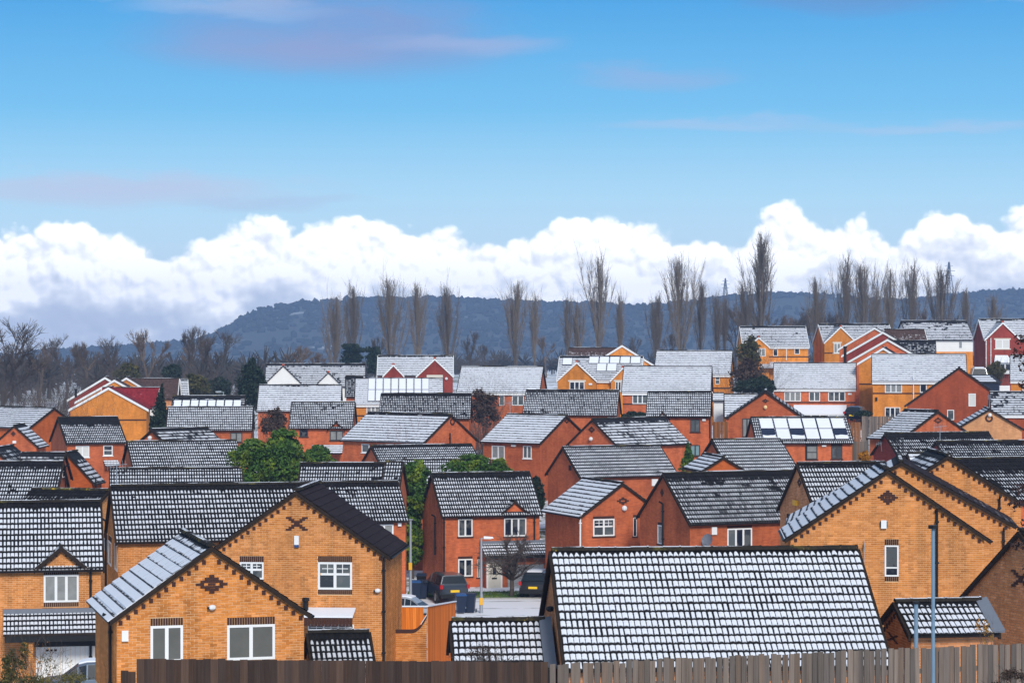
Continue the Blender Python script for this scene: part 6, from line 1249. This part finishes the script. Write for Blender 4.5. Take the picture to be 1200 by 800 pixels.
# ------------------------------------------------------------------ cars
def carpaint(name,c):
    m,g,b=mat(name); b.inputs['Base Color'].default_value=(*c,1); b.inputs['Roughness'].default_value=.3; b.inputs['Coat Weight'].default_value=.6; b.inputs['Coat Roughness'].default_value=.08; b.inputs['Metallic'].default_value=.2; return m
M['tail']=flat('red_tail_light',(.45,.01,.01),.25,.5,var=.02); M['tyre']=flat('tyre_rubber',(.02,.02,.02),.9); M['rim']=flat('alloy_rim',(.4,.41,.42),.35,.5,metal=.7); M['plate']=flat('yellow_number_plate',(.85,.55,.02),.5,.3,var=.02); M['carglass']=flat('car_glass',(.012,.018,.025),.18,.3,var=.02)
def car(label,px,d,rz,paint,L=4.2,Wd=1.78,H=1.5,suv=0,snow=True,brake=False,name='parked_car',z=None):
    """nose toward +x"""
    x=(px-600)/3000.*d; t=thing(name,label,'car',(x,d,(g1(x,d)+.06) if z is None else z),rz,'parked cars')
    b0=.28+.08*suv; bl=.92+.12*suv
    # stations: x, belt height, roof height, half width
    S_=[(-.5,bl-.12,bl-.10,.80),(-.47,bl,bl+.02,.88),(-.44,bl+.02,bl+.06,.9),(-.36,bl+.02,H*.97,.9),(-.22,bl,H,.92),(.05,bl-.03,H*.985,.92),(.12,bl-.04,H*.94,.92),(.27,bl-.06,bl-.02,.92),(.40,bl-.10,bl-.07,.9),(.47,bl-.20,bl-.18,.84),(.5,bl-.34,bl-.33,.74)]
    if suv: S_[2]=(-.46,bl+.02,bl+.10,.9); S_[3]=(-.42,bl+.02,H*.97,.9)
    rings=[]
    for (q,be,ro,hw) in S_:
        w=hw*Wd/2; cab=ro-be; wr=w-(.20 if cab>.2 else .04)
        rings.append([(q*L,-w*.92,b0),(q*L,-w,b0+.2),(q*L,-w*1.01,be-.12),(q*L,-w*.97,be),(q*L,-wr,ro-.05*(cab>.2)),(q*L,-wr*.75,ro),(q*L,wr*.75,ro),(q*L,wr,ro-.05*(cab>.2)),(q*L,w*.97,be),(q*L,w*1.01,be-.12),(q*L,w,b0+.2),(q*L,w*.92,b0)])
    mb=MB(); n=12
    for i in range(len(rings)-1):
        for k in range(n): mb.face([rings[i][k],rings[i+1][k],rings[i+1][(k+1)%n],rings[i][(k+1)%n]][::-1])
    mb.face(rings[0]); mb.face(rings[-1][::-1]); mb.build('body',paint,t,True)
    def inset(q,f=.06,off=.014):
        q=[Vector(p) for p in q]; c=sum(q,Vector())/4; nr=(q[1]-q[0]).cross(q[3]-q[0]).normalized()
        cc=Vector((0,0,bl)); nr=nr if nr.dot(c-cc)>0 else -nr
        return [p+(c-p)*f+nr*off for p in q]
    for s,idx in ((-1,(3,4)),(1,(8,7))):
        for (i,j) in ((3,4),(4,5),(5,6),(6,7)):
            mb=MB(); q=inset([rings[i][idx[0]],rings[j][idx[0]],rings[j][idx[1]],rings[i][idx[1]]],.08); mb.face(q); mb.build('side_window',M['carglass'],t)
    mb=MB(); mb.face(inset([rings[2][4],rings[2][7],rings[3][7],rings[3][4]],.08,.02)); mb.build('rear_window',M['carglass'],t)
    mb=MB(); mb.face(inset([rings[7][4],rings[7][7],rings[6][7],rings[6][4]],.06,.02)); mb.build('windscreen',M['carglass'],t)
    for qx in (-.30,.31):
        for s in (-1,1):
            r=.33+.03*suv; mb=MB(); mb.tube((qx*L,s*(Wd/2-.2),r),(qx*L,s*(Wd/2+.01),r),r,n=16); wh=mb.build('wheel',M['tyre'],t); mb=MB(); mb.tube((qx*L,s*(Wd/2-.1),r),(qx*L,s*(Wd/2+.022),r),r*.62,n=12); mb.build('rim',M['rim'],wh)
    for s in (-1,1):
        mb=MB(); y=s*Wd*.385; mb.box(-.508*L,-.47*L,min(y,y+s*.16),max(y,y+s*.16),bl-.16,bl+.06); mb.build('tail_light',M['tail'],t)
        mb=MB(); mb.box(.462*L,.492*L,min(y-s*.1,y+s*.06),max(y-s*.1,y+s*.06),bl-.3,bl-.2); mb.build('headlight',M['rim'],t)
        mb=MB(); mb.box(.10*L,.14*L,s*(Wd/2) if s>0 else -Wd/2-.16,Wd/2+.16 if s>0 else -Wd/2,bl-.02,bl+.1); mb.build('mirror',paint,t)
    mb=MB(); mb.box(-.512*L,-.5*L,-.26,.26,bl-.36,bl-.23); mb.build('number_plate',M['plate'],t)
    mb=MB(); mb.box(-.515*L,-.46*L,-Wd*.44,Wd*.44,b0,b0+.22); mb.build('bumper',M['black'],t)
    if snow:
        mb=MB()
        for i in (3,4,5):
            q=[rings[i][5],rings[i+1][5],rings[i+1][6],rings[i][6]]; q=[(a,b,c+.005) for a,b,c in q]; mb.hexa(q+[(a,b*.97,c+.05) for a,b,c in q])
        mb.build('snow_cover',M['snow'],t)
    return t
P1=carpaint('dark_blue_grey_paint',(.030,.042,.060)); P2=carpaint('black_paint',(.008,.008,.010)); P3=carpaint('silver_paint',(.35,.37,.40)); P4=carpaint('deep_blue_paint',(.02,.05,.10))
car('dark blue grey off road car seen from behind beside the cream door house',521.5,148.5,R(106),P1,4.5,1.85,1.68,1,False)
car('black car with red tail lights and snowy roof in front of the grey garage door',631,151,R(80),P2,4.0,1.75,1.52,0,True,True)
car('silver car with snowy roof half hidden behind the orange garden fence',474,134,R(-12),P3,4.2,1.78,1.46,0,True,z=-14.75)
car('dark blue car with snow on its roof under the bottom left lean-to',110,90.5,R(186),P4,4.2,1.78,1.5,0,True,z=-12.75)
car('far pale roofed van beyond the huge dark red gable',1146,270,R(85),P3,4.6,1.9,1.9,1,True,z=(400-443)/3000.*270-.75)
car('far dark car behind the tall grey fence',1004,239,R(70),P2,4.1,1.75,1.45,0,False,z=(400-493)/3000.*239-.05)
# flat roofed dark garage beyond the huge gable
def flat_garage():
    d=262.; a=at(1139,440,d); b=at(1172,440,d); z0=g1(a.x,d)-.5; t=thing('garage','dark flat roofed garage with snow strips beyond the huge dark red gable','garage',(a.x,d,z0),0,'houses and garages on the estate'); L=b.x-a.x; H=a.z-z0-.8
    mb=MB(); mb.box(0,L,0,5,0,H); mb.build('wall',M['bluedark'],t); mb=MB(); mb.hexa([(-.1,-.1,H),(L+.1,-.1,H),(L+.1,5.1,H+.7),(-.1,5.1,H+.7),(-.1,-.1,H+.12),(L+.1,-.1,H+.12),(L+.1,5.1,H+.85),(-.1,5.1,H+.85)]); rf=mb.build('roof',M['black'],t)
    mb=MB()
    for k in (.5,1.9,3.4): mb.hexa([(.2,k,H+.125+k*.14),(L-.3,k,H+.125+k*.14),(L-.3,k+.8,H+.125+(k+.8)*.14),(.2,k+.8,H+.125+(k+.8)*.14),(.2,k,H+.16+k*.14),(L-.3,k,H+.16+k*.14),(L-.3,k+.8,H+.16+(k+.8)*.14),(.2,k+.8,H+.16+(k+.8)*.14)])
    mb.build('snow_cover',M['snow'],rf)
    mb=MB(); w0=at(1171,449,d-1).x-a.x; mb.box(w0,w0+1.05,-1.2,-.9,0,H+.1); t2=tag(mb.build('garden_wall',M['white']),'small white wall end between the huge red gable and the right edge','wall'); t2.location=(a.x,d,z0-.3)
flat_garage()
# ------------------------------------------------------------------ far pylons
def pylon(label,px,pyt,pyb,d):
    a=at(px,pyb,d); H=(pyb-pyt)/3000.*d; t=thing('pylon',label,'pylon',(a.x,a.y,a.z),.3,'lattice pylons on the hill'); mb=MB(); w=H*.11
    lv=[0,.18,.36,.52,.66,.78,.9,1.]
    hw=lambda f:w*(1-f)**1.0*.9+H*.008
    for i in range(len(lv)-1):
        f,g=lv[i],lv[i+1]
        for sx,sy in ((1,1),(1,-1),(-1,-1),(-1,1)):
            mb.tube((sx*hw(f),sy*hw(f),f*H),(sx*hw(g),sy*hw(g),g*H),.34,n=4,cap=False)
        for (p,q) in (((1,-1),(-1,-1)),((1,1),(-1,1))):
            mb.tube((p[0]*hw(f),p[1]*hw(f),f*H),(q[0]*hw(g),q[1]*hw(g),g*H),.2,n=3,cap=False); mb.tube((q[0]*hw(f),q[1]*hw(f),f*H),(p[0]*hw(g),p[1]*hw(g),g*H),.2,n=3,cap=False)
    mb.build('tower',M['black'],t)
    for f,k in ((.62,.15),(.76,.19),(.89,.12)):
        m2=MB(); m2.tube((-H*k,0,H*f),(H*k,0,H*f),.3,n=4); m2.tube((-H*k,0,H*f),(0,0,H*(f+.05)),.10,n=3); m2.tube((H*k,0,H*f),(0,0,H*(f+.05)),.10,n=3); m2.build('crossarm',M['grey'],t)
pylon('lattice pylon standing on the hill behind the right poplars',1112,307,350,2350); pylon('faint smaller pylon behind the central right poplars',850,326,356,2420)
# ------------------------------------------------------------------ near plants
def near_plant(label,px,pyt,d,wpx,m,n,size,seed,tw=18,name='leafy_shrub',bm='bark2',pyb=830):
    x=(px-600)/3000.*d; zt=(400-pyt)/3000.*d; zb=(400-pyb)/3000.*d; H=zt-zb; w=wpx/3000.*d/2; zg=min(g1(x,d),zb)-.05; t=thing(name,label,'shrub',(x,d,zg)); k=zb-zg
    o=twigs('stems',M[bm],w,H,tw,seed,t,.008); o.location.z=k
    if k>.15:
        mb=MB(); mb.tube((0,0,-.1),(.02,.01,k+H*.3),.022,.012,6); mb.build('trunk',M[bm],t)
    rng=random.Random(seed)
    bl=[(rng.uniform(-1,1)*w*.75,rng.uniform(-1,1)*w*.4,H*rng.uniform(.25,.9),w*.28,w*.25,H*.13) for _ in range(12)]
    o=foliage('leaves',M[m],bl,n,size,seed,t); o.location.z=k; return t
near_plant('olive green weeds at the bottom left corner',14,752,52,42,'leafo',800,.045,61)
near_plant('yellow flowered weeds before the white garage door',40,745,50,44,'leafy',60,.035,62,12)
near_plant('tall dead grass stems at the bottom left before the garage door',62,764,49,46,'leafo',120,.03,63,16,bm='barkbrown')
near_plant('dark green weeds at the foot of the bottom left car',60,786,48,110,'leafo',900,.04,64)
near_plant('small twiggy bush with brown leaves before the small snowy garage roof',573,753,48,62,'leafb',500,.028,65,40,pyb=800)
near_plant('dark scrub on top of the grey fence at the bottom right corner',1180,783,43,50,'leafb',700,.03,66,20)
near_plant('yellow leaved twig before the lead flashing of the cross gabled outbuilding',1157,724,60,28,'leafy',150,.045,67,10,pyb=790)
def edge_tree():
    d=58.; zg=g1(at(1236,0,d).x,d)-.05; o0=at(1236,0,d); t=thing('leafy_tree','dark leaved twigs of a tree reaching in at the right edge','tree',(o0.x,d,zg)); top=at(0,385,d).z-zg
    mb=MB(); mb.tube((0,0,-.2),(.05,0,top*.5),.07,.05,7); mb.tube((.05,0,top*.5),(.02,0,top),.05,.012,6); mb.build('trunk',M['bark2'],t); C=Segs(); bl=[]; rng=np.random.default_rng(4)
    for (x,y) in ((1193,398),(1199,428),(1190,415),(1196,452),(1194,572),(1188,592),(1199,612),(1192,640),(1202,665),(1204,520)):
        e=at(x,y,d); e=np.array([e.x-o0.x,rng.normal(0,.12),e.z-zg]); s_=np.array([.03,0,e[2]-rng.uniform(.15,.5)]); p=s_
        for k in range(4):
            q=s_+(e-s_)*(k+1)/4+rng.normal(0,.02,3); C.add(p,q,.012*(1-k*.2),.012*(.8-k*.2)); C.add(q,q+rng.normal(0,.09,3)+np.array([-.05,0,.05]),.004,.002); p=q
        bl.append((e[0],e[1],e[2],.13,.13,.13)); bl.append((e[0]+.18,e[1],e[2]+.02,.14,.14,.12))
    link('branches',C.mesh('branches',M['bark2'],4),t); foliage('leaves',M['leafk'],bl,260,.075,70,t)
edge_tree()
# ------------------------------------------------------------------ haze: a closed box of thin air round everything
def haze():
    mb=MB(); mb.box(-3450,3450,-190,3520,-75,76); m=bpy.data.materials.new('haze'); m.use_nodes=True; nt=m.node_tree; nt.nodes.clear(); o=nt.nodes.new('ShaderNodeOutputMaterial'); v=nt.nodes.new('ShaderNodeVolumePrincipled')
    v.inputs['Color'].default_value=(.42,.61,.97,1); v.inputs['Density'].default_value=.00021; v.inputs['Anisotropy'].default_value=0.; nt.links.new(v.outputs[0],o.inputs['Volume'])
    mb.build('haze',m,None,kind='stuff')
haze()
